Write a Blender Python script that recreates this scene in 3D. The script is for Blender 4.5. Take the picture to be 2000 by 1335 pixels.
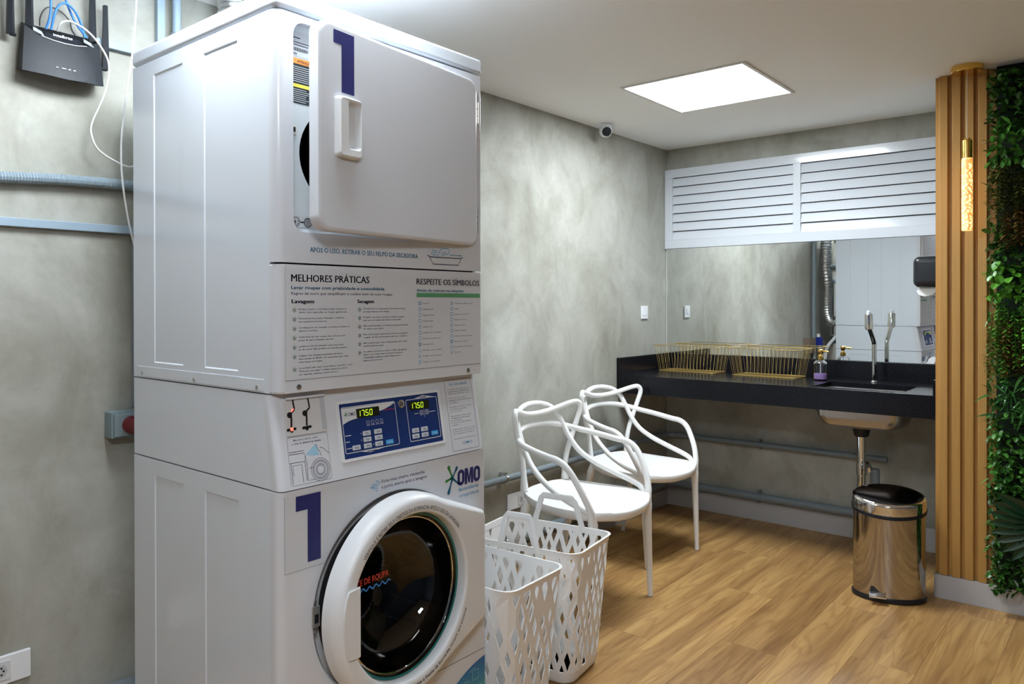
import bpy, bmesh, math, random
from mathutils import Vector, Matrix
random.seed(7)
for o in list(bpy.data.objects): bpy.data.objects.remove(o)
SC = bpy.context.scene
COL = SC.collection

# ------------------------------------------------------------------ camera
CAM_H, YAW, PITCH, ROLL = 1.3052, math.radians(39.6863), math.radians(-0.202), math.radians(-0.0894)
FPX, PRINC_Y = 1484.8, 598.19
_F = Vector((math.cos(YAW), math.sin(YAW), 0)); _R = Vector((math.sin(YAW), -math.cos(YAW), 0)); _U = Vector((0, 0, 1))
F2 = _F * math.cos(PITCH) + _U * math.sin(PITCH); U2 = _U * math.cos(PITCH) - _F * math.sin(PITCH)
R3 = _R * math.cos(ROLL) + U2 * math.sin(ROLL); U3 = U2 * math.cos(ROLL) - _R * math.sin(ROLL)
cd = bpy.data.cameras.new('camera'); cam = bpy.data.objects.new('camera', cd); COL.objects.link(cam)
M = Matrix.Identity(4)
for i in range(3):
    M[i][0] = R3[i]; M[i][1] = U3[i]; M[i][2] = -F2[i]
M[2][3] = CAM_H
cam.matrix_world = M
cd.sensor_fit = 'HORIZONTAL'; cd.sensor_width = 36.0; cd.lens = 36.0 * FPX / 2000.0
cd.shift_y = -(667.5 - PRINC_Y) / 2000.0
cd.clip_start = 0.02
SC.camera = cam

# ------------------------------------------------------------------ world, exposure, light strengths
w = bpy.data.worlds.new('world'); SC.world = w; w.use_nodes = True
w.node_tree.nodes['Background'].inputs[0].default_value = (0.8, 0.85, 0.9, 1)
w.node_tree.nodes['Background'].inputs[1].default_value = 0.02
SC.view_settings.view_transform = 'Standard'; SC.view_settings.look = 'None'
SC.view_settings.gamma = 1.0; SC.view_settings.use_curve_mapping = False
SC.view_settings.exposure = 0.56
PANEL_STRENGTH = 30.0
PANEL_COLOR = (0.86, 0.94, 1.0)
PANELS = [((3.33, 1.566), 0.565), ((1.02, 1.57), 0.565), ((-0.25, -0.25), 0.565)]

# room numbers (metres; camera stands above x=0, y=0)
YA = 2.398      # plaster wall behind the machine and the chairs
XB = 4.474      # wall with the mirror
H = 2.306       # ceiling
PX = 3.7945     # face of the partition with slats and plants
PY = 0.714      # its edge next to the counter
X0, Y0 = -1.6, -2.3

# ------------------------------------------------------------------ materials
MATS = {}
def nt_new(name):
    m = bpy.data.materials.new(name); m.use_nodes = True
    nt = m.node_tree; b = nt.nodes['Principled BSDF']
    return m, nt, b
def mat(name, col, rough=0.5, metal=0.0, coat=0.0, trans=0.0, ior=1.45, emit=None, es=0.0, spec=0.5, bump=0.0, bscale=200.0, var=0.0, vscale=6.0, sub=0.0, alpha=1.0):
    if name in MATS: return MATS[name]
    m, nt, b = nt_new(name)
    b.inputs['Base Color'].default_value = (*col, 1); b.inputs['Roughness'].default_value = rough
    b.inputs['Metallic'].default_value = metal; b.inputs['Coat Weight'].default_value = coat
    b.inputs['Coat Roughness'].default_value = 0.06
    b.inputs['Transmission Weight'].default_value = trans; b.inputs['IOR'].default_value = ior
    b.inputs['Specular IOR Level'].default_value = spec
    b.inputs['Alpha'].default_value = alpha
    if sub: b.inputs['Subsurface Weight'].default_value = sub; b.inputs['Subsurface Radius'].default_value = (0.02, 0.02, 0.02)
    if emit: b.inputs['Emission Color'].default_value = (*emit, 1); b.inputs['Emission Strength'].default_value = es
    tc = nt.nodes.new('ShaderNodeTexCoord')
    n = nt.nodes.new('ShaderNodeTexNoise'); n.inputs['Scale'].default_value = vscale if var else bscale; n.inputs['Detail'].default_value = 3
    nt.links.new(tc.outputs['Object'], n.inputs['Vector'])
    if var:
        mx = nt.nodes.new('ShaderNodeMix'); mx.data_type = 'RGBA'
        mx.inputs['A'].default_value = (*[c * (1 - var) for c in col], 1); mx.inputs['B'].default_value = (*[min(1, c * (1 + var)) for c in col], 1)
        nt.links.new(n.outputs['Fac'], mx.inputs['Factor']); nt.links.new(mx.outputs['Result'], b.inputs['Base Color'])
    if bump:
        n2 = nt.nodes.new('ShaderNodeTexNoise'); n2.inputs['Scale'].default_value = bscale; n2.inputs['Detail'].default_value = 2
        nt.links.new(tc.outputs['Object'], n2.inputs['Vector'])
        bp = nt.nodes.new('ShaderNodeBump'); bp.inputs['Strength'].default_value = bump; bp.inputs['Distance'].default_value = 0.002
        nt.links.new(n2.outputs['Fac'], bp.inputs['Height']); nt.links.new(bp.outputs['Normal'], b.inputs['Normal'])
    MATS[name] = m
    return m
def ramp(nt, stops):
    r = nt.nodes.new('ShaderNodeValToRGB'); cr = r.color_ramp
    while len(cr.elements) > 1: cr.elements.remove(cr.elements[-1])
    cr.elements[0].position = stops[0][0]; cr.elements[0].color = (*stops[0][1], 1)
    for p, c in stops[1:]:
        e = cr.elements.new(p); e.color = (*c, 1)
    return r
def mapping(nt, src, scale=(1, 1, 1), loc=(0, 0, 0), rot=(0, 0, 0)):
    mp = nt.nodes.new('ShaderNodeMapping'); mp.inputs['Scale'].default_value = scale; mp.inputs['Location'].default_value = loc; mp.inputs['Rotation'].default_value = rot
    nt.links.new(src, mp.inputs['Vector']); return mp.outputs['Vector']
def noise(nt, vec, scale, detail=4, rough=0.55, dist=0.0):
    n = nt.nodes.new('ShaderNodeTexNoise'); n.inputs['Scale'].default_value = scale; n.inputs['Detail'].default_value = detail
    n.inputs['Roughness'].default_value = rough; n.inputs['Distortion'].default_value = dist
    nt.links.new(vec, n.inputs['Vector']); return n.outputs['Fac']
def mixc(nt, fac, a, b, mode='MIX'):
    mx = nt.nodes.new('ShaderNodeMix'); mx.data_type = 'RGBA'; mx.blend_type = mode
    for s, v in (('Factor', fac), ('A', a), ('B', b)):
        if isinstance(v, (int, float)): mx.inputs[s].default_value = v
        elif isinstance(v, tuple): mx.inputs[s].default_value = (*v, 1)
        else: nt.links.new(v, mx.inputs[s])
    return mx.outputs['Result']

def cement():
    m, nt, b = nt_new('burnished cement plaster')
    tc = nt.nodes.new('ShaderNodeTexCoord'); v = tc.outputs['Object']
    big = noise(nt, v, 1.6, 6, 0.6, 0.6)
    r1 = ramp(nt, [(0.28, (0.262, 0.255, 0.212)), (0.45, (0.350, 0.345, 0.298)), (0.58, (0.408, 0.405, 0.360)), (0.75, (0.52, 0.522, 0.482))])
    nt.links.new(big, r1.inputs[0])
    st = noise(nt, mapping(nt, v, (2.4, 2.4, 1.5), rot=(0.2, 0.5, 0.2)), 2.0, 8, 0.62, 1.2)
    r2 = ramp(nt, [(0.35, (0.80, 0.79, 0.76)), (0.55, (1, 1, 1)), (0.72, (1.10, 1.10, 1.10))])
    nt.links.new(st, r2.inputs[0])
    c = mixc(nt, 0.8, r1.outputs[0], r2.outputs[0], 'MULTIPLY')
    fine = noise(nt, v, 38, 4, 0.6)
    r3 = ramp(nt, [(0.3, (0.93, 0.93, 0.93)), (0.7, (1.04, 1.04, 1.04))]); nt.links.new(fine, r3.inputs[0])
    c = mixc(nt, 0.6, c, r3.outputs[0], 'MULTIPLY')
    nt.links.new(c, b.inputs['Base Color'])
    b.inputs['Roughness'].default_value = 0.55; b.inputs['Specular IOR Level'].default_value = 0.4
    bp = nt.nodes.new('ShaderNodeBump'); bp.inputs['Strength'].default_value = 0.12; bp.inputs['Distance'].default_value = 0.01
    nt.links.new(st, bp.inputs['Height']); nt.links.new(bp.outputs['Normal'], b.inputs['Normal'])
    return m
def oak():
    m, nt, b = nt_new('oak vinyl plank')
    tc = nt.nodes.new('ShaderNodeTexCoord'); oi = nt.nodes.new('ShaderNodeObjectInfo')
    off = nt.nodes.new('ShaderNodeVectorMath'); off.operation = 'MULTIPLY_ADD'
    cmb = nt.nodes.new('ShaderNodeCombineXYZ')
    for k in range(3): nt.links.new(oi.outputs['Random'], cmb.inputs[k])
    nt.links.new(cmb.outputs[0], off.inputs[0]); off.inputs[1].default_value = (37, 91, 13); nt.links.new(tc.outputs['Object'], off.inputs[2])
    v = off.outputs[0]
    warp = noise(nt, mapping(nt, v, (0.75, 6.5, 1)), 1.6, 2, 0.45, 0.3)
    # cathedral grain: rings of a warped distance field
    g = nt.nodes.new('ShaderNodeMath'); g.operation = 'MULTIPLY'; g.inputs[1].default_value = 62.0; nt.links.new(warp, g.inputs[0])
    s = nt.nodes.new('ShaderNodeMath'); s.operation = 'SINE'; nt.links.new(g.outputs[0], s.inputs[0])
    streak = noise(nt, mapping(nt, v, (0.9, 22, 1)), 3.0, 7, 0.65, 0.25)
    base = ramp(nt, [(0.25, (0.27, 0.138, 0.045)), (0.45, (0.42, 0.238, 0.085)), (0.60, (0.53, 0.320, 0.118)), (0.8, (0.62, 0.40, 0.165))])
    nt.links.new(noise(nt, mapping(nt, v, (0.5, 6.5, 1)), 1.8, 4, 0.5, 0.2), base.inputs[0])
    rs = ramp(nt, [(0.30, (0.74, 0.68, 0.60)), (0.55, (1, 1, 1)), (0.8, (1.08, 1.07, 1.05))]); nt.links.new(streak, rs.inputs[0])
    c = mixc(nt, 0.8, base.outputs[0], rs.outputs[0], 'MULTIPLY')
    rg = ramp(nt, [(0.0, (0.80, 0.73, 0.64)), (0.45, (1, 1, 1)), (1, (1.03, 1.03, 1.02))])
    mr = nt.nodes.new('ShaderNodeMapRange'); mr.inputs['From Min'].default_value = -1; nt.links.new(s.outputs[0], mr.inputs['Value']); nt.links.new(mr.outputs[0], rg.inputs[0])
    c = mixc(nt, 0.75, c, rg.outputs[0], 'MULTIPLY')
    rr = ramp(nt, [(0, (0.88, 0.85, 0.82)), (0.5, (1, 1, 1)), (1, (1.07, 1.06, 1.05))]); nt.links.new(oi.outputs['Random'], rr.inputs[0])
    c = mixc(nt, 0.9, c, rr.outputs[0], 'MULTIPLY')
    nt.links.new(c, b.inputs['Base Color'])
    b.inputs['Roughness'].default_value = 0.42
    bp = nt.nodes.new('ShaderNodeBump'); bp.inputs['Strength'].default_value = 0.06; bp.inputs['Distance'].default_value = 0.003
    nt.links.new(streak, bp.inputs['Height']); nt.links.new(bp.outputs['Normal'], b.inputs['Normal'])
    return m
def slat_wood():
    m, nt, b = nt_new('golden wood composite')
    tc = nt.nodes.new('ShaderNodeTexCoord')
    n = noise(nt, mapping(nt, tc.outputs['Object'], (90, 90, 1.2)), 2.0, 5, 0.6)
    r = ramp(nt, [(0.3, (0.40, 0.205, 0.05)), (0.7, (0.50, 0.275, 0.075))]); nt.links.new(n, r.inputs[0])
    nt.links.new(r.outputs[0], b.inputs['Base Color']); b.inputs['Roughness'].default_value = 0.45
    return m
def granite():
    m, nt, b = nt_new('black granite')
    tc = nt.nodes.new('ShaderNodeTexCoord')
    n = noise(nt, tc.outputs['Object'], 220, 3, 0.7)
    r = ramp(nt, [(0.5, (0.006, 0.006, 0.008)), (0.68, (0.016, 0.016, 0.020)), (0.8, (0.06, 0.06, 0.068))]); nt.links.new(n, r.inputs[0])
    nt.links.new(r.outputs[0], b.inputs['Base Color']); b.inputs['Roughness'].default_value = 0.2; b.inputs['Specular IOR Level'].default_value = 0.22
    return m
def bubble_glass():
    m, nt, b = nt_new('lit bubble glass')
    tc = nt.nodes.new('ShaderNodeTexCoord')
    vo = nt.nodes.new('ShaderNodeTexVoronoi'); vo.inputs['Scale'].default_value = 95; nt.links.new(tc.outputs['Object'], vo.inputs['Vector'])
    r = ramp(nt, [(0.0, (1.0, 0.92, 0.60)), (0.35, (1.0, 0.76, 0.32)), (0.55, (0.62, 0.27, 0.05)), (0.7, (0.40, 0.14, 0.02))]); nt.links.new(vo.outputs['Distance'], r.inputs[0])
    nt.links.new(r.outputs[0], b.inputs['Emission Color']); b.inputs['Emission Strength'].default_value = 1.15
    b.inputs['Base Color'].default_value = (0.9, 0.6, 0.3, 1); b.inputs['Roughness'].default_value = 0.15
    return m
CEMENT, OAK, SLAT, GRANITE = cement(), oak(), slat_wood(), granite()
WHITE_CEIL = mat('white ceiling paint', (0.92, 0.915, 0.90), 0.85, bump=0.05, bscale=60)
ENAMEL = mat('white enamel', (0.73, 0.785, 0.86), 0.16, coat=0.3)
ENAMEL_F = mat('white enamel front', (0.71, 0.735, 0.79), 0.20, coat=0.3)
VINYL = mat('satin white vinyl', (0.655, 0.68, 0.725), 0.38)
PLASTIC_W = mat('white plastic', (0.78, 0.795, 0.82), 0.35)
CHAIR_W = mat('white chair polypropylene', (0.88, 0.875, 0.86), 0.38)
BASKET_W = mat('white basket plastic', (0.90, 0.885, 0.87), 0.40, sub=0.15)
ALU_W = mat('white lacquered aluminium', (0.60, 0.63, 0.67), 0.20, coat=0.4)
NAVY = mat('navy print', (0.022, 0.026, 0.145), 0.4)
INK = mat('dark print', (0.030, 0.028, 0.075), 0.5)
INK_BLACK = mat('black print', (0.015, 0.015, 0.018), 0.5)
CYAN = mat('light blue print', (0.045, 0.29, 0.52), 0.5)
PALE_BLUE = mat('pale blue print', (0.36, 0.62, 0.80), 0.5)
GREENBAR = mat('green print', (0.10, 0.33, 0.16), 0.5)
LEAFGREEN = mat('logo green print', (0.045, 0.22, 0.05), 0.5)
TEALP = mat('logo teal print', (0.01, 0.12, 0.20), 0.5)
PANEL_BLUE = mat('membrane blue', (0.012, 0.035, 0.165), 0.35)
LINE_W = mat('white line print', (0.72, 0.74, 0.78), 0.5)
REDP = mat('glowing red print', (0.45, 0.03, 0.02), 0.5, emit=(0.8, 0.06, 0.03), es=0.03)  # faint glow added to plain lettering that is no lamp
PINKP = mat('magenta print', (0.35, 0.03, 0.12), 0.5)
ORANGE = mat('orange print', (0.85, 0.30, 0.06), 0.5)
YELLOW = mat('yellow print', (0.75, 0.66, 0.08), 0.5)
WAVEB = mat('glowing blue wave print', (0.03, 0.20, 0.55), 0.5, emit=(0.05, 0.3, 0.8), es=0.04)  # printed wave given a slight glow of its own
LABEL_DK = mat('warning label black', (0.02, 0.03, 0.035), 0.5)
LABEL_GREY = mat('rating label silver', (0.55, 0.58, 0.62), 0.4)
SEAM = mat('grey seam line', (0.22, 0.22, 0.23), 0.6)
BLACK_PL = mat('black plastic', (0.012, 0.013, 0.016), 0.32)
BLACK_GAP = mat('black rubber', (0.008, 0.008, 0.009), 0.6)
CHARCOAL = mat('charcoal plastic', (0.005, 0.007, 0.011), 0.45, spec=0.3, bump=0.1, bscale=700)
CHARCOAL2 = mat('dark grey plastic', (0.018, 0.021, 0.027), 0.35)
STEEL = mat('brushed steel', (0.62, 0.61, 0.60), 0.28, metal=1.0, bump=0.05, bscale=300)
CHROME = mat('chrome', (0.80, 0.79, 0.77), 0.06, metal=1.0)
CAN_CHROME = mat('mirror polished steel', (0.46, 0.44, 0.425), 0.07, metal=1.0)
DARK_REFLECT = mat('steel with dark reflection', (0.10, 0.09, 0.085), 0.16, metal=1.0)  # the lid top's dark reflection is put into the base colour
GOLD = mat('polished brass', (0.80, 0.52, 0.14), 0.18, metal=1.0)
GOLD_WIRE = mat('gold wire', (0.58, 0.41, 0.14), 0.35, metal=0.85)
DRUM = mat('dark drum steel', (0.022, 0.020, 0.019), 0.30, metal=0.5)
PIPE = mat('grey blue pvc', (0.21, 0.25, 0.275), 0.4, var=0.06)
TRUNK = mat('blue grey trunking', (0.30, 0.39, 0.47), 0.4)
FLEXC = mat('grey corrugated pvc', (0.26, 0.33, 0.38), 0.45)
CABLE_B = mat('blue cable', (0.05, 0.22, 0.62), 0.4)
CABLE_W = mat('white cable', (0.80, 0.80, 0.79), 0.4)
FOIL = mat('aluminium foil duct', (0.62, 0.62, 0.61), 0.30, metal=1.0)
BASEB = mat('pale grey baseboard', (0.50, 0.49, 0.49), 0.5)
BLUEWALL = mat('blue wall paint', (0.10, 0.13, 0.20), 0.7)
MIRROR = mat('mirror silvering', (0.86, 0.88, 0.87), 0.004, metal=1.0)
GLASSY = mat('clear glass', (1, 1, 1), 0.02, trans=1.0, ior=1.45)
DOOR_GLASS = mat('tinted door glass', (0.42, 0.40, 0.37), 0.01, trans=1.0, ior=1.45, spec=0.35)
TEALG = mat('teal glass edge', (0.025, 0.17, 0.15), 0.15)
LILAC = mat('lilac soap', (0.50, 0.32, 0.72), 0.25, sub=0.2)
CARD = mat('brown cardboard', (0.20, 0.15, 0.11), 0.8)
BLUEPL = mat('blue plastic', (0.015, 0.03, 0.25), 0.4)
RED_PL = mat('dark red plastic', (0.16, 0.012, 0.018), 0.45)
LED_Y = mat('yellow green led', (0.3, 0.4, 0.0), 0.5, emit=(0.62, 0.95, 0.05), es=0.9)
DISP = mat('display window', (0.020, 0.022, 0.008), 0.25)
LED_R = mat('red led', (0.5, 0.02, 0.02), 0.5, emit=(1.0, 0.10, 0.06), es=2.5)
LED_B = mat('router led', (0.6, 0.7, 0.9), 0.5, emit=(0.8, 0.9, 1.0), es=0.8)
BLUE_BTN = mat('light blue button', (0.06, 0.38, 0.75), 0.4)
GRAD = None
def blue_graphic():
    m, nt, b = nt_new('blue graphic vinyl')
    tc = nt.nodes.new('ShaderNodeTexCoord'); sx = nt.nodes.new('ShaderNodeSeparateXYZ'); nt.links.new(tc.outputs['Object'], sx.inputs[0])
    mr = nt.nodes.new('ShaderNodeMapRange'); mr.inputs['From Min'].default_value = 0.20; mr.inputs['From Max'].default_value = 0.30
    nt.links.new(sx.outputs['Z'], mr.inputs['Value'])
    r = ramp(nt, [(0, (0.06, 0.36, 0.42)), (0.55, (0.02, 0.20, 0.42)), (1, (0.008, 0.09, 0.36))]); nt.links.new(mr.outputs[0], r.inputs[0])
    nt.links.new(r.outputs[0], b.inputs['Base Color']); b.inputs['Roughness'].default_value = 0.4
    return m
GRAD = blue_graphic()

# ------------------------------------------------------------------ helpers
def tag(o, label=None, cat=None, group=None, kind=None):
    if label: o['label'] = label
    if cat: o['category'] = cat
    if group: o['group'] = group
    if kind: o['kind'] = kind
    return o
def thing(name, label, cat, loc=(0, 0, 0), rotz=0.0, group=None):
    o = bpy.data.objects.new(name, None); COL.objects.link(o); o.empty_display_size = 0.05
    o.location = loc; o.rotation_euler = (0, 0, rotz)
    return tag(o, label, cat, group)
def root_of(p):
    while p.parent: p = p.parent
    return p
def link_mesh(name, me, m, parent=None, world=True, smooth=None):
    """mesh given in world coordinates; a parent's root location is subtracted (roots built this way are unrotated)"""
    if parent and world:
        r = root_of(parent); me.transform(Matrix.Translation(-Vector(r.location)))
    if m is not None and len(me.materials) == 0: me.materials.append(m)
    o = bpy.data.objects.new(name, me); COL.objects.link(o)
    if parent: o.parent = parent
    if smooth is not None:
        for p in me.polygons: p.use_smooth = True
        me.set_sharp_from_angle(angle=math.radians(smooth))
    return o
def bm_obj(name, bm, m, parent=None, world=True, smooth=40):
    bmesh.ops.recalc_face_normals(bm, faces=bm.faces[:])
    me = bpy.data.meshes.new(name); bm.to_mesh(me); bm.free()
    o = link_mesh(name, me, m, parent, world, smooth)
    wn_ = o.modifiers.new('weighted normals', 'WEIGHTED_NORMAL'); wn_.keep_sharp = True; wn_.weight = 80
    return o
def b_box(bm, lo, hi, bevel=0.0, seg=2):
    r = bmesh.ops.create_cube(bm, size=1.0); vs = r['verts']
    for v in vs:
        v.co = Vector([lo[i] + (v.co[i] + 0.5) * (hi[i] - lo[i]) for i in range(3)])
    if bevel:
        es = list({e for v in vs for e in v.link_edges})
        bmesh.ops.bevel(bm, geom=es, offset=bevel, segments=seg, profile=0.5, affect='EDGES')
def box(name, lo, hi, m, parent=None, bevel=0.0, seg=2, world=True):
    bm = bmesh.new(); b_box(bm, lo, hi, bevel, seg); return bm_obj(name, bm, m, parent, world)
def frame_at(t):
    t = t.normalized(); a = Vector((0, 0, 1)) if abs(t.z) < 0.9 else Vector((1, 0, 0))
    u = t.cross(a).normalized(); return u, t.cross(u).normalized()
def b_tube(bm, pts, rad, n=10, closed=False, cap=True, flat=None):
    pts = [Vector(p) for p in pts]; N = len(pts)
    rads = rad if isinstance(rad, (list, tuple)) else [rad] * N
    rings = []; u = None
    for i, p in enumerate(pts):
        a = pts[(i - 1) % N] if (closed or i > 0) else p; b = pts[(i + 1) % N] if (closed or i < N - 1) else p
        t = (b - a)
        if t.length < 1e-9: t = Vector((0, 0, 1))
        t.normalize()
        if u is None: u, v = frame_at(t)
        else:
            u = (u - t * u.dot(t))
            if u.length < 1e-6: u, v = frame_at(t)
            u.normalize(); v = t.cross(u)
        rings.append([bm.verts.new(p + (u * math.cos(2 * math.pi * k / n) + v * math.sin(2 * math.pi * k / n)) * rads[i]) for k in range(n)])
    rng = range(N) if closed else range(N - 1)
    for i in rng:
        A, B = rings[i], rings[(i + 1) % N]
        for k in range(n): bm.faces.new((A[k], A[(k + 1) % n], B[(k + 1) % n], B[k]))
    if cap and not closed:
        bm.faces.new(rings[0]); bm.faces.new(rings[-1])
def tube(name, pts, rad, m, parent=None, n=10, closed=False, world=True):
    bm = bmesh.new(); b_tube(bm, pts, rad, n, closed); return bm_obj(name, bm, m, parent, world, 60)
def b_lathe(bm, prof, axis_o, n=32, axis=(0, 0, 1), xdir=None, sx=1.0, sy=1.0, cap0=True, cap1=True):
    ax = Vector(axis).normalized(); u, v = frame_at(ax)
    if xdir is not None: u = Vector(xdir).normalized(); v = ax.cross(u)
    o = Vector(axis_o); rings = []
    for r, h in prof:
        rings.append([bm.verts.new(o + ax * h + u * (r * sx * math.cos(2 * math.pi * k / n)) + v * (r * sy * math.sin(2 * math.pi * k / n))) for k in range(n)])
    for A, B in zip(rings, rings[1:]):
        for k in range(n): bm.faces.new((A[k], A[(k + 1) % n], B[(k + 1) % n], B[k]))
    if cap0: bm.faces.new(rings[0])
    if cap1: bm.faces.new(rings[-1])
def lathe(name, prof, o, m, parent=None, n=32, axis=(0, 0, 1), world=True, smooth=40, **k):
    bm = bmesh.new(); b_lathe(bm, prof, o, n, axis, **k); return bm_obj(name, bm, m, parent, world, smooth)
def b_prism(bm, pts, d):
    """closed polygon pts (3D) extruded by vector d"""
    d = Vector(d); A = [bm.verts.new(Vector(p)) for p in pts]; B = [bm.verts.new(Vector(p) + d) for p in pts]
    bm.faces.new(A); bm.faces.new(B[::-1]); n = len(A)
    for k in range(n): bm.faces.new((A[k], A[(k + 1) % n], B[(k + 1) % n], B[k]))
def prism(name, pts, d, m, parent=None, bevel=0.0, world=True):
    bm = bmesh.new(); b_prism(bm, pts, d)
    if bevel: bmesh.ops.bevel(bm, geom=bm.edges[:], offset=bevel, segments=2, profile=0.5, affect='EDGES')
    return bm_obj(name, bm, m, parent, world)
def catmull(pts, k=8, closed=False):
    P = [Vector(p) for p in pts]; n = len(P); out = []
    rng = n if closed else n - 1
    for i in range(rng):
        p1, p2 = P[i], P[(i + 1) % n]
        p0 = P[i - 1] if (closed or i > 0) else p1 * 2 - p2
        p3 = P[(i + 2) % n] if (closed or i + 2 < n) else p2 * 2 - p1
        for j in range(k):
            t = j / k
            out.append(0.5 * ((2 * p1) + (p2 - p0) * t + (2 * p0 - 5 * p1 + 4 * p2 - p3) * t * t + (3 * p1 - p0 - 3 * p2 + p3) * t ** 3))
    if not closed: out.append(P[-1])
    return out

# flat print: 2D shapes mapped on a surface through fn(x, y) -> 3D
def text2d(body, bold=0.0, res=2):
    cu = bpy.data.curves.new('t', 'FONT'); cu.body = body; cu.resolution_u = res; cu.offset = bold; cu.fill_mode = 'FRONT'
    ob = bpy.data.objects.new('t', cu); COL.objects.link(ob)
    dg = bpy.context.evaluated_depsgraph_get()
    me = bpy.data.meshes.new_from_object(ob.evaluated_get(dg))
    vs = [(v.co.x, v.co.y) for v in me.vertices]; fs = [tuple(p.vertices) for p in me.polygons]
    bpy.data.objects.remove(ob); bpy.data.curves.remove(cu); bpy.data.meshes.remove(me)
    return vs, fs
class Print:
    def __init__(self): self.v = []; self.f = []; self.n = 0
    def add(self, vs, fs):
        self.n += 1; k = len(self.v); self.v += vs; self.f += [tuple(i + k for i in f) for f in fs]
    def text(self, body, x, y, h, width=None, bold=0.0, italic=0.0, res=2):
        vs, fs = text2d(body, bold, res)
        if not vs: return
        x0 = min(p[0] for p in vs); x1 = max(p[0] for p in vs); s = h / 0.70
        sx = s if width is None else width / (x1 - x0)
        self.add([(x + (p[0] - x0) * sx + italic * p[1] * s, y + p[1] * s) for p in vs], fs)
    def poly(self, pts): self.add(list(pts), [tuple(range(len(pts)))])
    def rect(self, x0, y0, x1, y1): self.poly([(x0, y0), (x1, y0), (x1, y1), (x0, y1)])
    def rrect(self, x0, y0, x1, y1, r, n=4):
        self.poly(rrect_pts(x0, y0, x1, y1, r, n))
    def stroke(self, pts, wd, closed=False):
        n = len(pts); L = []; Rr = []
        for i in range(n):
            a = pts[i - 1] if (closed or i > 0) else pts[i]; b = pts[(i + 1) % n] if (closed or i < n - 1) else pts[i]
            dx, dy = b[0] - a[0], b[1] - a[1]; l = math.hypot(dx, dy) or 1; nx, ny = -dy / l * wd / 2, dx / l * wd / 2
            L.append((pts[i][0] + nx, pts[i][1] + ny)); Rr.append((pts[i][0] - nx, pts[i][1] - ny))
        self.n += 1; k = len(self.v); self.v += L + Rr
        for i in range(n if closed else n - 1):
            j = (i + 1) % n; self.f.append((k + i, k + j, k + n + j, k + n + i))
    def ring(self, cx, cy, r, wd, a0=0, a1=360, n=28, sy=1.0):
        full = abs(a1 - a0) >= 360
        pts = [(cx + r * math.cos(math.radians(a0 + (a1 - a0) * i / n)), cy + sy * r * math.sin(math.radians(a0 + (a1 - a0) * i / n))) for i in range(n if full else n + 1)]
        self.stroke(pts, wd, full)
    def disc(self, cx, cy, r, n=20): self.poly([(cx + r * math.cos(2 * math.pi * i / n), cy + r * math.sin(2 * math.pi * i / n)) for i in range(n)])
    def build(self, name, fn, m, parent, label=None, world=True):
        me = bpy.data.meshes.new(name); me.from_pydata([tuple(fn(*p)) for p in self.v], [], self.f); me.update()
        o = link_mesh(name, me, m, parent, world)
        if label: o['label'] = label
        if self.n > 1: o['kind'] = 'stuff'   # tiny print that cannot be picked apart singly
        return o
def rrect_pts(x0, y0, x1, y1, r, n=4):
    out = []
    for cx, cy, a in ((x1 - r, y1 - r, 0), (x0 + r, y1 - r, 90), (x0 + r, y0 + r, 180), (x1 - r, y0 + r, 270)):
        for i in range(n + 1):
            t = math.radians(a + 90 * i / n); out.append((cx + r * math.cos(t), cy + r * math.sin(t)))
    return out
def struct(o, label=None):
    o['kind'] = 'structure'
    if label: o['label'] = label
    return o

# ================================================================== THE ROOM
struct(box('ceiling', (X0 - .15, Y0 - .15, H), (XB + .15, YA + .15, H + .12), WHITE_CEIL), 'smooth white painted ceiling')
struct(box('wall_left', (X0 - .15, YA, -.02), (XB + .15, YA + .15, H), CEMENT), 'mottled grey cement plaster wall behind the machine and chairs')
struct(box('wall_back', (XB, Y0 - .15, -.02), (XB + .15, YA, H), CEMENT), 'cement plaster wall carrying the mirror and shutter')
struct(box('wall_right', (PX + .026, Y0 - .15, -.02), (XB, PY - .012, H), CEMENT), 'short partition wall at the end of the counter')
struct(box('wall_front', (X0 - .15, Y0 - .15, -.02), (PX + .026, Y0, H), BLUEWALL), 'blue painted wall behind the camera')
struct(box('wall_side', (X0 - .15, Y0, -.02), (X0, YA, H), BLUEWALL), 'blue painted wall to the left of the camera')
fl = struct(box('floor', (X0 - .15, Y0 - .15, -.06), (XB + .15, YA + .15, -.004), mat('dark floor bed', (0.06, 0.04, 0.02), 0.8)), 'oak vinyl plank floor')
PWD, PLN = 0.215, 1.24
plank_cache = {}
def plank_mesh(L, Wd):
    k = (round(L, 3), round(Wd, 3))
    if k not in plank_cache:
        bm = bmesh.new(); b_box(bm, (0.00025, 0.00025, -.004), (L - .00025, Wd - .00025, 0.0))
        top = [e for e in bm.edges if all(abs(v.co.z) < 1e-6 for v in e.verts)]
        bmesh.ops.bevel(bm, geom=top, offset=0.0005, segments=1, affect='EDGES')
        me = bpy.data.meshes.new('plank'); bm.to_mesh(me); bm.free(); me.materials.append(OAK); plank_cache[k] = me
    return plank_cache[k]
joints = {0: 2.79, -2: 2.96, 2: 2.61, -1: 2.20, 1: 3.32, 3: 3.75, -3: 2.42, 4: 2.15}
for r in range(-17, 7):
    ylo = 1.045 + r * PWD; yhi = min(ylo + PWD, YA); ylo2 = max(ylo, Y0)
    if yhi - ylo2 < .01: continue
    j = joints.get(r, 2.0 + ((r * 0.377) % 1.24))
    xs = j - PLN * math.ceil((j - X0) / PLN)
    while xs < XB:
        a, b = max(xs, X0), min(xs + PLN, XB)
        if b - a > .02:
            o = bpy.data.objects.new('plank', plank_mesh(b - a, yhi - ylo2)); COL.objects.link(o); o.location = (a, ylo2, 0); o.parent = fl
        xs += PLN
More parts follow.
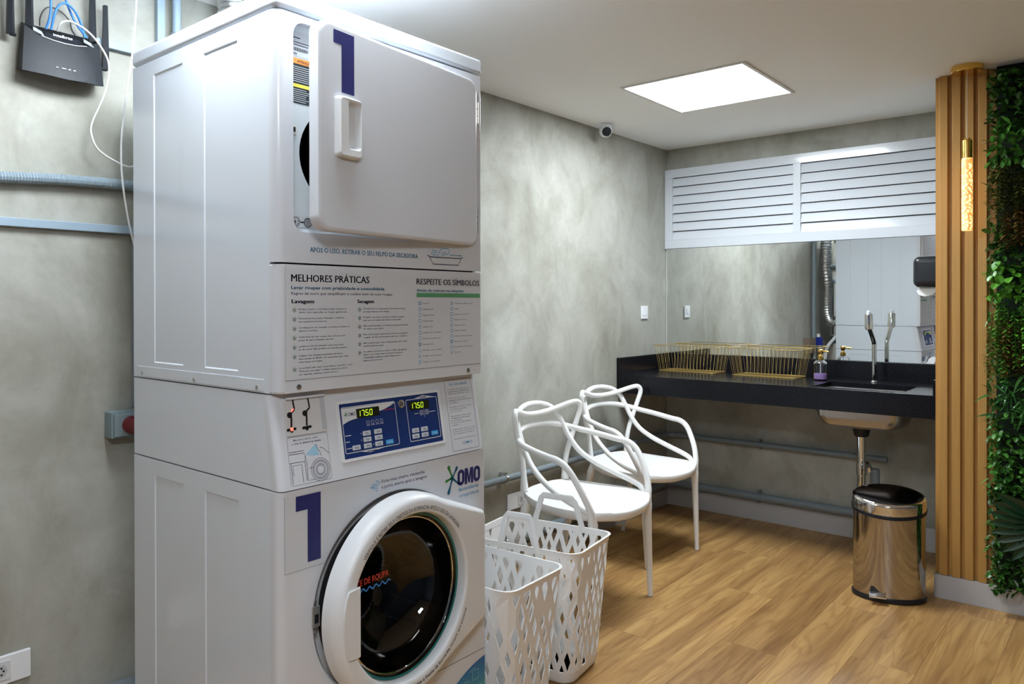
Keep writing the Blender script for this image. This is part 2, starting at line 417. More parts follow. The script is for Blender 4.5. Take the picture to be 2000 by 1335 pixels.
struct(box('baseboard_back', (XB - .014, PY, 0), (XB, YA, .125), BASEB, bevel=.002), 'pale grey baseboard under the counter')
struct(box('baseboard_left', (X0, YA - .012, 0), (XB - .014, YA, .10), BASEB, bevel=.002), 'pale grey baseboard along the plaster wall')
struct(box('baseboard_right', (PX, Y0, 0), (PX + .026, PY, .104), BASEB, bevel=.002), 'pale grey baseboard under the slats and plants')

# ceiling lights
for i, ((cx, cy), s) in enumerate(PANELS):
    lab = ['square white LED ceiling panel in front of the shutter', 'square LED ceiling panel above the washing machine', 'square LED ceiling panel behind the camera'][i]
    t = thing('ceiling_light', lab, 'ceiling light', (cx, cy, H - .006), 0, 'square LED ceiling panels')
    a = s / 2; b = a + .016
    bm = bmesh.new()
    for lo, hi in (((-b, -b), (b, -a)), ((-b, a), (b, b)), ((-b, -a), (-a, a)), ((a, -a), (b, a))):
        b_box(bm, (lo[0], lo[1], 0), (hi[0], hi[1], .0058))
    bm_obj('frame', bm, mat('white panel frame', (0.72, 0.71, 0.69), 0.5), t, world=False)
    bm = bmesh.new(); b_box(bm, (-a, -a, .002), (a, a, .0055))
    bm_obj('diffuser', bm, mat('LED diffuser', (0.9, 0.9, 0.9), 0.5, emit=PANEL_COLOR, es=PANEL_STRENGTH), t, world=False)

# ================================================================== STACKED WASHER AND DRYER
MX0, MX1, MF, MB = 0.962, 1.640, 1.476, 2.175
ZC, ZS, ZB, ZW = 1.966, 1.398, 1.1046, 0.8865
mach = thing('stacked_washer_dryer', 'tall white stacked washer and dryer with both doors ajar', 'washing machine', ((MX0 + MX1) / 2, (MF + MB) / 2, 0))
def b_recess(bm, fn, u0, u1, v0, v1, rects, depth, slope, rim):
    us = sorted({u0, u1, *[r[0] for r in rects], *[r[2] for r in rects]}); vs = sorted({v0, v1, *[r[1] for r in rects], *[r[3] for r in rects]})
    def q(a): bm.faces.new([bm.verts.new(fn(*p)) for p in a])
    for a, b in zip(us, us[1:]):
        for c, d in zip(vs, vs[1:]):
            hit = any(r[0] <= a and b <= r[2] and r[1] <= c and d <= r[3] for r in rects)
            if not hit: q([(a, c, 0), (b, c, 0), (b, d, 0), (a, d, 0)])
            else:
                s = slope; O = [(a, c, 0), (b, c, 0), (b, d, 0), (a, d, 0)]; I = [(a + s, c + s, depth), (b - s, c + s, depth), (b - s, d - s, depth), (a + s, d - s, depth)]
                q(I)
                for k in range(4): q([O[k], O[(k + 1) % 4], I[(k + 1) % 4], I[k]])
    O = [(u0, v0, 0), (u1, v0, 0), (u1, v1, 0), (u0, v1, 0)]
    for k in range(4):
        a, b = O[k], O[(k + 1) % 4]; q([a, b, (b[0], b[1], rim), (a[0], a[1], rim)])
def cabinet(name, z0, z1, yf, rects):
    bm = bmesh.new(); b_box(bm, (MX0 + .007, yf, z0 + .001), (MX1 - .007, MB, z1 - .001))
    bmesh.ops.delete(bm, geom=[f for f in bm.faces if all(abs(v.co.y - yf) < 1e-6 for v in f.verts)], context='FACES')
    b_recess(bm, lambda u, v, d: (MX0 + d, u, v), yf, MB, z0, z1, rects, .0022, .0032, .012)
    b_recess(bm, lambda u, v, d: (MX1 - d, u, v), yf, MB, z0, z1, rects, .0022, .0032, .012)
    bmesh.ops.remove_doubles(bm, verts=bm.verts[:], dist=1e-5)
    return bm_obj(name, bm, ENAMEL, mach, smooth=20)
def b_strip(bm, x0, x1, z0, z1, y0, y1, left=False, right=False, rv=.020, top=0.0):
    """box with rounded front vertical edges"""
    pts = []
    n = 5
    if left: pts += [(x0 + rv - rv * math.cos(math.pi / 2 * i / n), y0 + rv - rv * math.sin(math.pi / 2 * i / n)) for i in range(n + 1)]
    else: pts += [(x0, y0)]
    rr_ = .006
    if right: pts += [(x1 - rr_ + rr_ * math.sin(math.pi / 2 * i / n), y0 + rr_ - rr_ * math.cos(math.pi / 2 * i / n)) for i in range(n + 1)]
    else: pts += [(x1, y0)]
    pts += [(x1, y1), (x0, y1)]
    b_prism(bm, [(p[0], p[1], z0) for p in pts], (0, 0, z1 - z0))
def b_plate_hole(bm, rect, c, r, fn, n=72, rz=None):
    x0, z0, x1, z1 = rect; rz = rz or r
    ang = [2 * math.pi * i / n for i in range(n)] + [math.atan2(z - c[1], x - c[0]) % (2 * math.pi) for x in (x0, x1) for z in (z0, z1)]
    ang = sorted(set(ang)); O = []; I = []
    for t in ang:
        dx, dz = math.cos(t), math.sin(t); k = 1e9
        if dx > 1e-9: k = min(k, (x1 - c[0]) / dx)
        if dx < -1e-9: k = min(k, (x0 - c[0]) / dx)
        if dz > 1e-9: k = min(k, (z1 - c[1]) / dz)
        if dz < -1e-9: k = min(k, (z0 - c[1]) / dz)
        O.append(bm.verts.new(fn(c[0] + dx * k, c[1] + dz * k))); I.append(bm.verts.new(fn(c[0] + dx * r, c[1] + dz * rz)))
    m_ = len(ang)
    for k in range(m_): bm.faces.new((O[k], O[(k + 1) % m_], I[(k + 1) % m_], I[k]))

# --- dryer
dcab = cabinet('dryer_cabinet', ZB, ZC - .003, 1.503, [(1.634, 1.148, 1.788, 1.926), (1.895, 1.148, 2.053, 1.924)])
for sx in (MX0, MX1):
    s = 1 if sx == MX0 else -1
    bm = bmesh.new(); b_tube(bm, [(sx + s * .0036, 1.974 + .051 * math.cos(a * math.pi / 24), 1.205 + .051 * math.sin(a * math.pi / 24)) for a in range(48)], .0016, 6, closed=True)
    bm_obj('knockout_ring', bm, ENAMEL, dcab)
    box('side_strip', (min(sx, sx - s * .0015), 1.525, 1.108), (max(sx, sx - s * .0015), 2.152, 1.135), ENAMEL, dcab, .0005)
    for y in (1.552, 1.837, 2.121):
        lathe('screw', [(.0055, 0), (.0055, .002), (.003, .003)], (sx - s * .001, y, 1.1165), STEEL, dcab, 10, (-s, 0, 0))
bm = bmesh.new()
b_box(bm, (MX0 - .003, MF - .003, ZC + .001), (MX1 + .003, MB + .002, ZC + .045), .010, 3)
bm_obj('top_cap', bm, ENAMEL, mach)
RX0, RX1, RZ0, RZ1 = 1.007, 1.613, 1.470, 1.946
bm = bmesh.new()
b_strip(bm, MX0, RX0, ZS + .001, ZC - .004, MF, 1.503, left=True); b_strip(bm, RX1, MX1, ZS + .001, ZC - .004, MF, 1.503, right=True)
b_strip(bm, RX0, RX1, RZ1, ZC - .004, MF, 1.503); b_strip(bm, RX0, RX1, ZS + .001, RZ0, MF, 1.503)
# rounded corners of the door recess
for cx, cz, sx, sz in ((RX0, RZ0, 1, 1), (RX1, RZ0, -1, 1), (RX0, RZ1, 1, -1), (RX1, RZ1, -1, -1)):
    r = .03; pts = [(cx, cz)] + [(cx + sx * (r - r * math.sin(math.pi / 2 * i / 6)), cz + sz * (r - r * math.cos(math.pi / 2 * i / 6))) for i in range(7)]
    b_prism(bm, [(p[0], MF, p[1]) for p in pts], (0, .022, 0))
dfront = bm_obj('dryer_front', bm, ENAMEL_F, mach, smooth=30)
bm = bmesh.new()
DC = (1.298, 1.655)
b_plate_hole(bm, (RX0, RZ0, RX1, RZ1), DC, .262, lambda x, z: (x, MF + .020, z), rz=.172)
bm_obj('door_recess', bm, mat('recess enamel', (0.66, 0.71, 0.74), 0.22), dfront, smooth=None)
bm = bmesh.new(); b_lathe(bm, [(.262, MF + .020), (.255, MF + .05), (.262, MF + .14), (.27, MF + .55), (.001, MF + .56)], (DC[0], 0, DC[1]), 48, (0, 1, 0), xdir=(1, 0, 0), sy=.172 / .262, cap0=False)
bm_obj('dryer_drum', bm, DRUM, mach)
P = Print(); P.rrect(1.0085, 1.874, 1.085, 1.931, .006); P.build('rating_label', lambda x, z: (x, MF + .0194, z), LABEL_GREY, dfront, 'silver rating label with bar code')
P = Print()
for i, (z, h) in enumerate(((1.915, .004), (1.905, .003), (1.899, .003))): P.rect(1.0105, z, 1.0105 + (.028, .06, .05)[i], z + h * .6)
for i in range(22): P.rect(1.011 + i * .0022, 1.886, 1.011 + i * .0022 + (.0009 if i % 3 else .0015), 1.894)
P.rect(1.0105, 1.879, 1.03, 1.881); P.build('bar_code', lambda x, z: (x, MF + .0188, z), INK_BLACK, dfront)
P = Print(); P.rect(1.0085, 1.766, 1.085, 1.868); P.build('warning_label', lambda x, z: (x, MF + .0194, z), LABEL_DK, dfront, 'black warning label with orange header')
P = Print(); P.rect(1.0085, 1.857, 1.085, 1.870); P.build('orange_header', lambda x, z: (x, MF + .0188, z), ORANGE, dfront)
P = Print(); P.text('ATENÇÃO', 1.030, 1.860, .006, .042, .012); P.build('lettering', lambda x, z: (x, MF + .0184, z), INK_BLACK, dfront)
P = Print(); P.rect(1.0085, 1.803, 1.085, 1.811); P.build('yellow_band', lambda x, z: (x, MF + .0188, z), YELLOW, dfront)
P = Print()
for k in range(8): P.rect(1.011, 1.816 + k * .0048, 1.011 + .066 * (0.8 + .2 * random.random()), 1.8172 + k * .0048)
for k in range(7): P.rect(1.011, 1.770 + k * .0046, 1.011 + .06 * (0.7 + .3 * random.random()), 1.7712 + k * .0046)
P.build('warning_lines', lambda x, z: (x, MF + .0188, z), LINE_W, dfront)
box('door_latch', (1.012, MF + .014, 1.692), (1.026, MF + .0215, 1.712), mat('latch ivory', (0.70, 0.70, 0.62), 0.4), dfront, .001)
box('latch_slot', (1.0165, MF + .0125, 1.698), (1.0215, MF + .0145, 1.709), BLACK_PL, dfront)
P = Print(); P.rrect(1.011, 1.480, 1.085, 1.508, .004); P.build('lint_label', lambda x, z: (x, MF + .0194, z), mat('label grey', (0.60, 0.62, 0.64), 0.5), dfront)
P = Print(); P.ring(1.0255, 1.494, .0105, .0016); P.ring(1.0585, 1.494, .0105, .0016)
for k in range(9): P.disc(1.0255 + .007 * math.cos(k * 2.4) * (k % 3) / 2, 1.494 + .007 * math.sin(k * 2.4) * (k % 3) / 2, .0017, 8)
for k in range(-3, 4):
    hh = math.sqrt(max(0, .0105 ** 2 - (k * .003) ** 2)); P.rect(1.0585 + k * .003 - .0004, 1.494 - hh, 1.0585 + k * .003 + .0004, 1.494 + hh); P.rect(1.0585 - hh, 1.494 + k * .003 - .0004, 1.0585 + hh, 1.494 + k * .003 + .0004)
P.stroke([(1.037, 1.494), (1.044, 1.494)], .003); P.poly([(1.043, 1.4905), (1.048, 1.494), (1.043, 1.4975)])
P.rect(1.012, 1.4805, 1.080, 1.4812)
P.build('lint_diagram', lambda x, z: (x, MF + .0188, z), INK_BLACK, dfront)
P = Print(); P.text('APÓS O USO, RETIRAR O SEU FELPO DA SECADORA', 1.050, 1.4255, .0112, .338, .0); P.text('APÓS O USO, RETIRAR O SEU FELPO DA SECADORA', 1.0506, 1.4255, .0112, .338, .0); P.n = 1
P.build('lint_reminder_lettering', lambda x, z: (x, MF - .0006, z), CYAN, dfront, 'blue lettering above a hand washing icon')
P = Print()
P.stroke([(1.423, 1.4355), (1.435, 1.432), (1.552, 1.432), (1.562, 1.4355)], .0022); P.stroke([(1.432, 1.431), (1.444, 1.413), (1.543, 1.413), (1.553, 1.431)], .0022)
P.build('tub_icon', lambda x, z: (x, MF - .0006, z), INK, dfront)
P = Print()
for k in range(3): P.stroke([(1.440 - .002 * k, 1.452 - k * .006), (1.450, 1.449 - k * .006), (1.460, 1.449 - k * .0055)], .0016)
P.stroke([(1.462, 1.434), (1.470, 1.450), (1.482, 1.457), (1.503, 1.457), (1.509, 1.450), (1.503, 1.443), (1.488, 1.441), (1.478, 1.436)], .0018)
P.stroke([(1.474, 1.440), (1.482, 1.446), (1.494, 1.447)], .0016); P.stroke([(1.508, 1.440), (1.554, 1.440)], .0018); P.poly([(1.550, 1.4375), (1.556, 1.440), (1.550, 1.4425)])
P.build('hand_icon', lambda x, z: (x, MF - .0006, z), CYAN, dfront)

# dryer door, hinged on the right, ajar
dang = math.radians(6.0); DH = Vector((1.605, 1.462, 0)); de = Vector((-math.cos(dang), -math.sin(dang), 0)); dn = Vector((math.sin(dang), -math.cos(dang), 0))
def dmap(t, z, d=0.0): return DH + de * t + Vector((0, 0, z)) + dn * d
bm = bmesh.new()
prof = rrect_pts(-.004, 1.470, .588, 1.941, .032, 6)
def inset(p, k): # shrink towards centre
    cx, cz = .292, 1.7055; return (p[0] - math.copysign(min(k, abs(p[0] - cx)), p[0] - cx), p[1] - math.copysign(min(k, abs(p[1] - cz)), p[1] - cz))
rings = []
for k, d in ((0, -.030), (0, -.006), (.0015, -.0025), (.005, -.0004), (.009, 0)):
    rings.append([bm.verts.new(dmap(*inset(p, k), d)) for p in prof])
n = len(prof)
for A, B in zip(rings, rings[1:]):
    for k in range(n): bm.faces.new((A[k], A[(k + 1) % n], B[(k + 1) % n], B[k]))
bm.faces.new(rings[0]); bm.faces.new(rings[-1])
ddoor = bm_obj('dryer_door', bm, ENAMEL_F, mach, smooth=35); ddoor['label'] = 'square white dryer door standing slightly open'
P = Print(); P.poly([(-.544, 1.926), (-.544, 1.896), (-.5195, 1.896), (-.5195, 1.788), (-.480, 1.788), (-.480, 1.926)])
P.build('number_one_decal', lambda x, z: dmap(-x, z, .0006), NAVY, ddoor, 'large navy numeral 1')
bm = bmesh.new()   # handle: raised frame round a scooped grip
ho = rrect_pts(.469, 1.639, .541, 1.777, .008, 4); hi_ = rrect_pts(.473, 1.658, .512, 1.768, .008, 4)
L = [[bm.verts.new(dmap(p[0], p[1], d)) for p in pts] for pts, d in ((ho, 0.0), (rrect_pts(.4705, 1.6405, .5395, 1.7755, .008, 4), .014), (rrect_pts(.4715, 1.6435, .536, 1.7725, .008, 4), .017), (hi_, .016), (rrect_pts(.478, 1.664, .508, 1.762, .008, 4), .002))]
n = len(ho)
for A, B in zip(L, L[1:]):
    for k in range(n): bm.faces.new((A[k], A[(k + 1) % n], B[(k + 1) % n], B[k]))
bm.faces.new(L[-1])
bm_obj('door_handle', bm, PLASTIC_W, ddoor, smooth=35)
for z0, z1 in ((1.822, 1.884), (1.512, 1.579)):
    bm = bmesh.new()
    for k in range(3):
        a = z0 + (z1 - z0) * k / 3; b_tube(bm, [(1.6185, MF - .003, a + .0005), (1.6185, MF - .003, a + (z1 - z0) / 3 - .0012)], .0042, 10)
    bm_obj('door_hinge', bm, STEEL, ddoor)

# dryer lower panel with the notice sheet
bm = bmesh.new()
b_strip(bm, MX0, MX1, ZB, ZS - .003, MF, 1.503, left=True, right=True)
es = [e for e in bm.edges if abs(e.verts[0].co.z - e.verts[1].co.z) < 1e-6 and (e.verts[0].co.y + e.verts[1].co.y) / 2 < 1.4999]
bmesh.ops.bevel(bm, geom=es, offset=.0035, segments=2, affect='EDGES')
low = bm_obj('notice_panel', bm, ENAMEL_F, mach, smooth=35)
box('notice_sheet', (0.984, MF - .0007, 1.134), (1.6335, MF + .001, 1.3885), VINYL, low)
FR = lambda x, z: (x, MF - .0013, z)
P = Print(); P.stroke([(0.984, 1.1335), (1.6335, 1.1335)], .0008); P.stroke([(0.9835, 1.134), (.9835, 1.3885)], .0006); P.build('sheet_edge', FR, SEAM, low)
for x in (1.019, 1.582): lathe('screw', [(.0065, 0), (.0065, .002), (.0035, .0032)], (x, MF, 1.117), STEEL, low, 12, (0, -1, 0))
for a_ in (('MELHORES PRÁTICAS', .999, 1.3565, .0165, .224, .0), ('RESPEITE OS SÍMBOLOS', 1.383, 1.357, .0155, .245, .0), ('Lavagem', 1.000, 1.3075, .0085, .060, .012), ('Secagem', 1.186, 1.3075, .0085, .052, .012)):
    P = Print()
    for dx_ in (0, .0005, .0010): P.text(a_[0], a_[1] + dx_, *a_[2:])
    P.n = 1; P.build('heading_lettering', FR, INK, low)
for a_ in (('Lavar roupas com praticidade e comodidade', .999, 1.3395, .0075, .273, .010), ('Antes de colocar na máquina', 1.383, 1.338, .0075, .180, .006)):
    P = Print()
    for dx_ in (0, .0005): P.text(a_[0], a_[1] + dx_, *a_[2:])
    P.n = 1; P.build('subheading_lettering', FR, CYAN, low)
P = Print(); P.rect(1.383, 1.3235, 1.6325, 1.3345); P.build('green_bar', FR, GREENBAR, low)
lav = [['Roupas escuras e coloridas podem manchar as', 'claras. Lave separadas, as roupas agradecem.'], ['Para preservar peças delicadas e íntimas,', 'use saquinhos protetores.'],
       ['Certifique-se de esvaziar os bolsos, fechar os', 'zíperes e botões.'], ['Cuide bem de suas roupas, não coloque mais', 'peças do que a máquina suporta.'],
       ['Lembre-se de não misturar suas peças com', 'as dos pets. Elas podem ser lavadas à parte.'], ['Lavagem com dosagem automática da marca', 'mais amada do Brasil e do amaciante que cuida', 'mais tempo as roupas.'],
       ['Se preferir não usar os produtos, escolha o ciclo', '"Somente com água" e utilize sempre produtos', 'em cápsulas, líquidos, nunca em pó.']]
sec = [['Sacuda bem as roupas antes de secar para que', 'as peças fiquem bem largas.'], ['Durante o processo, uma bem cuidada secagem', 'para que as roupas não fiquem amassadas.'],
       ['Não sobrecarregue a secadora: as peças precisam', 'de espaço para girar.'], ['Para secar peças volumosas, pode ser necessário', 'o ganho de dois ciclos para secar por completo.'],
       ['Não se preocupe com a temperatura, ela é ideal', 'também para as peças.'], ['Ao abrir a secadora, retire o felpo da gaveta.', 'Após o uso, feche bem a porta da secadora', 'e mantenha a gaveta sempre limpa para a', 'higiene do processo.']]
P = Print(); S_ = Print(); G_ = Print()
P.text('Regras de ouro que simplificam e cuidam bem de suas roupas', .999, 1.3268, .0060, .299, .004)
def star(x, z, r=.0062):
    for k in range(6):
        a = math.radians(20 + 60 * k); (G_ if k % 2 else S_).stroke([(x + r * .15 * math.cos(a), z + r * .15 * math.sin(a)), (x + r * math.cos(a), z + r * math.sin(a))], .0013)
for X, items, zt in ((1.002, lav, 1.2955), (1.188, sec, 1.2955)):
    z = zt
    for it in items:
        star(X + .0055, z - .004)
        for ln in it:
            P.text(ln, X + .017, z - .0035, .0040, len(ln) * .00312, .006, res=1); z -= .0072
        z -= .0068
cols = [['Não lavar', 'Lavagem normal', 'Lavagem delicada', 'Lavagem manual', 'Lavagem a seco', 'Lavagem a seco com cuidado', 'Lavagem a seco sem produto', 'Não lavar a seco', 'Permitido o uso de alvejante', 'Proibido o uso de alvejante', 'Somente o uso de oxigênio'],
        ['Permitida a secagem no varal', 'Secagem', 'Secagem na horizontal', 'Secagem na vertical', 'Secagem na sombra', 'Secagem em máquina', 'Secagem em temperatura baixa', 'Não secar na máquina', 'Passar a ferro em temperatura', 'Não passar']]
for X, items, z1 in ((1.389, cols[0], 1.151), (1.509, cols[1], 1.171)):
    for i, it in enumerate(items):
        z = 1.307 + (z1 - 1.307) * i / (len(items) - 1)
        P.text(it, X + .017, z - .0018, .0034, len(it) * .0026, .004, res=1)
P.build('body_lettering', FR, INK, low); S_.build('bullet_stars', FR, INK, low); G_.build('bullet_star_tips', FR, LEAFGREEN, low)
P = Print()
for X, nn, z1 in ((1.389, 11, 1.151), (1.509, 10, 1.171)):
    for i in range(nn):
        z = 1.307 + (z1 - 1.307) * i / (nn - 1); x = X + .006
        if X < 1.4: kind = (0, 0, 0, 0, 1, 1, 1, 1, 2, 3, 1)[i]
        else: kind = (2, 0, 0, 0, 0, 0, 0, 0, 0, 3)[i]
        if kind == 0: P.stroke(rrect_pts(x - .005, z - .004, x + .005, z + .004, .001, 1), .0010, True)
        if kind == 1: P.ring(x, z, .0048, .0010, n=14)
        if kind == 2: P.stroke([(x - .005, z - .004), (x + .005, z - .004), (x, z + .005)], .0010, True)
        if kind in (0, 1) and i % 3 == 1: P.disc(x, z, .0014, 8)
        if kind == 3 or i in (0, 7): P.stroke([(x - .005, z - .005), (x + .005, z + .005)], .0010); P.stroke([(x - .005, z + .005), (x + .005, z - .005)], .0010)
P.build('care_symbols', FR, CYAN, low)

# --- control section
CY0, CYT, CZ0, CZ1 = 1.463, 1.502, ZW + .003, ZB - .003
ck = (CYT - CY0) / (CZ1 - CZ0); cl = math.sqrt(1 + ck * ck)
cside = [(MB, CZ0), (CY0 + .035, CZ0), (CYT + .035, CZ1), (MB, CZ1)]
prism('control_housing', [(MX0, y, z) for y, z in cside], (MX1 - MX0, 0, 0), ENAMEL, mach, .0012)
bm = bmesh.new(); cf = [(CY0 + .0348, CZ0), (CY0, CZ0), (CYT, CZ1), (CYT + .0348, CZ1)]
b_prism(bm, [(MX0, y, z) for y, z in cf], (MX1 - MX0, 0, 0))
es = [e for e in bm.edges if abs(e.verts[0].co.x - e.verts[1].co.x) < 1e-6 and ((e.verts[0].co.y + e.verts[1].co.y) / 2 - ck * ((e.verts[0].co.z + e.verts[1].co.z) / 2 - CZ0)) < CY0 + .005]
bmesh.ops.bevel(bm, geom=es, offset=.016, segments=4, profile=.5, affect='EDGES')
ctl = bm_obj('control_panel', bm, ENAMEL_F, mach, smooth=30)
def cmap(x, s, d=0.0006):
    y = CY0 + s / cl * ck; z = 0.889 + s / cl
    return (x, y - d / cl, z + d * ck / cl)
def cbox(name, x0, s0, x1, s1, d0, d1, m, parent, bev=0.0):
    bm = bmesh.new(); A = [bm.verts.new(cmap(x, s, d)) for d in (d0, d1) for x, s in ((x0, s0), (x1, s0), (x1, s1), (x0, s1))]
    for f in ((0, 1, 2, 3), (7, 6, 5, 4), (0, 4, 5, 1), (1, 5, 6, 2), (2, 6, 7, 3), (3, 7, 4, 0)): bm.faces.new([A[i] for i in f])
    if bev: bmesh.ops.bevel(bm, geom=bm.edges[:], offset=bev, segments=2, affect='EDGES')
    return bm_obj(name, bm, m, parent)
cbox('slot_frame', .992, .1185, 1.1045, .2065, -.001, .0022, mat('slot plate grey white', (0.66, 0.66, 0.67), 0.3), ctl, .0008)
cbox('slot_hood', .997, .2005, 1.103, .2065, .002, .008, ENAMEL_F, ctl, .001)
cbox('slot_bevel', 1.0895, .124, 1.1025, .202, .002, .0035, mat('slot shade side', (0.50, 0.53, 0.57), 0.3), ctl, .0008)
for X, nm in ((1.0, 0), (1.041, 1)):
    P = Print()
    P.stroke([(X + .0165, .2005), (X + .0185, .181), (X + .0175, .177), (X + .006, .1685)], .0042); P.disc(X + .0045, .1665, .0068); P.stroke([(X + .0065, .166), (X + .0085, .160), (X + .006, .138)], .0048)
    P.stroke([(X - .004, .1335), (X + .016, .1345)], .0062); P.disc(X + .006, .1305, .0042, 10); P.disc(X - .004, .1335, .0032, 8); P.disc(X + .016, .1345, .0032, 8)
    P.build('coin_slot', lambda x, s: cmap(x, s, .0030), BLACK_GAP, ctl, 'black profiled coin slot')
P = Print(); P.disc(1.0065, .1345, .0042, 12); P.stroke([(1.0165, .1795), (1.010, .1735)], .0022); P.build('red_light', lambda x, s: cmap(x, s, .0034), LED_R, ctl, 'small glowing red light')
P = Print(); P.stroke(rrect_pts(.992, .008, 1.102, .1165, .006, 3), .0010, True); P.build('sticker_outline', cmap, SEAM, ctl)
P = Print(); P.text('Mantenha a tela do celular', 1.009, .1065, .0044, .066, .002, res=1); P.text('a 10cm de distância da câmera', 1.004, .0985, .0044, .078, .012, res=1); P.build('sticker_lettering', cmap, INK, ctl)
P = Print(); P.poly([(1.036, .072), (1.066, .0935), (1.074, .066)]); P.build('sticker_beam', cmap, PALE_BLUE, ctl)
P = Print()
for a in ([(.994, .078), (1.034, .077), (1.034, .058), (.994, .059)], [(.994, .083), (1.033, .0825)], [(.996, .0585), (.997, .012)], [(1.033, .058), (1.034, .014)], [(1.001, .030), (1.000, .052), (1.024, .0525), (1.024, .012)], [(1.038, .058), (1.037, .014), (1.055, .014)], [(1.043, .041), (1.055, .0415)],
          [(1.0665, .0935), (1.072, .079), (1.076, .076), (1.079, .064)], [(1.077, .084), (1.086, .081), (1.101, .067)], [(1.036, .071), (1.036, .0585)]): P.stroke(a, .0012)
for r in (.026, .0215, .0185, .013, .010): P.ring(1.0735, .0335, r, .0011, n=24)
P.build('sticker_drawing', cmap, INK, ctl)
# display membrane
bm = bmesh.new()
o1 = rrect_pts(1.136, .0365, 1.4835, .1835, .004, 3); i1 = rrect_pts(1.143, .044, 1.4765, .1765, .002, 3)
L = [[bm.verts.new(cmap(*p, d)) for p in pts] for pts, d in ((o1, 0), (o1, .003), (i1, .003), (i1, .001))]
for A, B in zip(L, L[1:]):
    for k in range(len(A)): bm.faces.new((A[k], A[(k + 1) % len(A)], B[(k + 1) % len(A)], B[k]))
bm_obj('bezel', bm, PLASTIC_W, ctl)
P = Print(); P.rrect(1.143, .044, 1.4765, .1765, .002, 2); P.build('membrane', lambda x, s: cmap(x, s, .0012), PANEL_BLUE, ctl, 'dark blue membrane panel')
C1 = lambda x, s: cmap(x, s, .0017); C2 = lambda x, s: cmap(x, s, .0022); C3 = lambda x, s: cmap(x, s, .0030)
P = Print(); P.poly([(1.150, .165), (1.150, .127), (1.158, .130), (1.170, .134), (1.185, .1365), (1.215, .1385), (1.24, .1425), (1.28, .150), (1.305, .1575), (1.318, .163), (1.318, .1675), (1.32, .167)][:11] + [(1.300, .1665)]); P.build('logo_field', C1, LINE_W, ctl)
P = Print(); P.stroke(rrect_pts(1.149, .057, 1.320, .167, .004, 3), .0016, True); P.stroke(rrect_pts(1.358, .057, 1.470, .1655, .004, 3), .0016, True)
P.poly([(1.19, .057), (1.222, .0505), (1.275, .057)]); P.poly([(1.385, .1655), (1.420, .1735), (1.465, .1655)])
for s, wd in ((.099, .018), (.084, .012), (.068, .018)): P.rect(1.152, s - .0008, 1.152 + wd, s + .0008)
for k in range(4): P.stroke(rrect_pts(1.222 + k * .0145, .120, 1.230 + k * .0145, .127, .001, 1), .0008, True); P.rect(1.221 + k * .0145, .116, 1.232 + k * .0145, .1172)
P.rect(1.383, .1265, 1.398, .1280); P.rect(1.436, .1265, 1.460, .1280); P.rect(1.4185, .115, 1.4195, .138)
for x in (1.404, 1.424): P.stroke(rrect_pts(x, .122, x + .010, .133, .001, 1), .0012, True); P.rect(x + .002, .125, x + .008, .1262); P.rect(x + .002, .129, x + .008, .1302)
for x, s in ((1.196, .099), (1.196, .083), (1.232, .068)): P.disc(x + .004, s, .0013, 8)
P.build('panel_lines', C1, LINE_W, ctl)
P = Print(); P.text('OMO', 1.168, .1455, .0085, .022, .012); P.build('logo_lettering', C2, NAVY, ctl)
P = Print()
for a in (100, 40, 200, 260, 320): P.stroke([(1.161, .1500), (1.161 + .006 * math.cos(math.radians(a)), .1500 + .006 * math.sin(math.radians(a)))], .0016)
P.build('logo_splash', C2, LEAFGREEN, ctl)
for a_ in ((1.193, .1375, 1.266, .160, .001, 1), (1.367, .1375, 1.440, .160, .001, 1)):
    P = Print(); P.rrect(*a_); P.build('display_window', C2, DISP, ctl, 'dark display window')
SEG = {'1': 'bc', '7': 'abc', '5': 'afgcd', '0': 'abcdef'}
def seven(P, ch, x, s, w_=.0075, h=.0135, sl=.10):
    pts = {'a': ((0, 1), (1, 1)), 'b': ((1, 1), (1, .5)), 'c': ((1, .5), (1, 0)), 'd': ((0, 0), (1, 0)), 'e': ((0, .5), (0, 0)), 'f': ((0, 1), (0, .5)), 'g': ((0, .5), (1, .5))}
    for k in SEG[ch]:
        (a, b), (c, d) = pts[k]; dx, dy = (c - a) * .06, (d - b) * .06
        P.stroke([(x + (a + dx) * w_ + sl * (b + dy) * h, s + (b + dy) * h), (x + (c - dx) * w_ + sl * (d - dy) * h, s + (d - dy) * h)], .0015)
for x0 in (1.196, 1.371):
    P = Print()
    for i, ch in enumerate('1750'): seven(P, ch, x0 + i * .0126, .1415)
    P.disc(x0 + 1.78 * .0126, .1425, .0011, 8)
    P.build('display_digits', C3, LED_Y, ctl, 'glowing yellow green digits reading 17.50')
P = Print(); P.rect(1.282, .1475, 1.318, .1500); P.build('pink_line', C1, PINKP, ctl)
for x, s in ((1.218, .098), (1.254, .098), (1.218, .083), (1.254, .083), (1.217, .0675), (1.253, .0675), (1.182, .0675), (1.380, .084), (1.412, .084), (1.379, .069), (1.412, .069)):
    b = cbox('button', x - .0125, s - .0058, x + .0125, s + .0058, .0012, .0026, mat('pale grey button', (0.62, 0.66, 0.72), 0.4), ctl, .0007)
    P = Print(); P.rect(x - .007, s + .0008, x + .006, s + .0018); P.rect(x - .005, s - .0022, x + .007, s - .0012); P.build('button_lettering', C3, INK, b)
for x, s in ((1.288, .067), (1.448, .069)):
    b = cbox('button', x - .0125, s - .0058, x + .0125, s + .0058, .0012, .0026, BLUE_BTN, ctl, .0007); b['label'] = 'light blue start button'
    P = Print(); P.rect(x - .008, s - .0006, x + .008, s + .0006); P.build('button_lettering', C3, LINE_W, b)
P = Print(); P.rect(1.213, .0528, 1.244, .0548); P.rect(1.408, .1675, 1.432, .1695); P.build('tab_lettering', C2, INK, ctl)
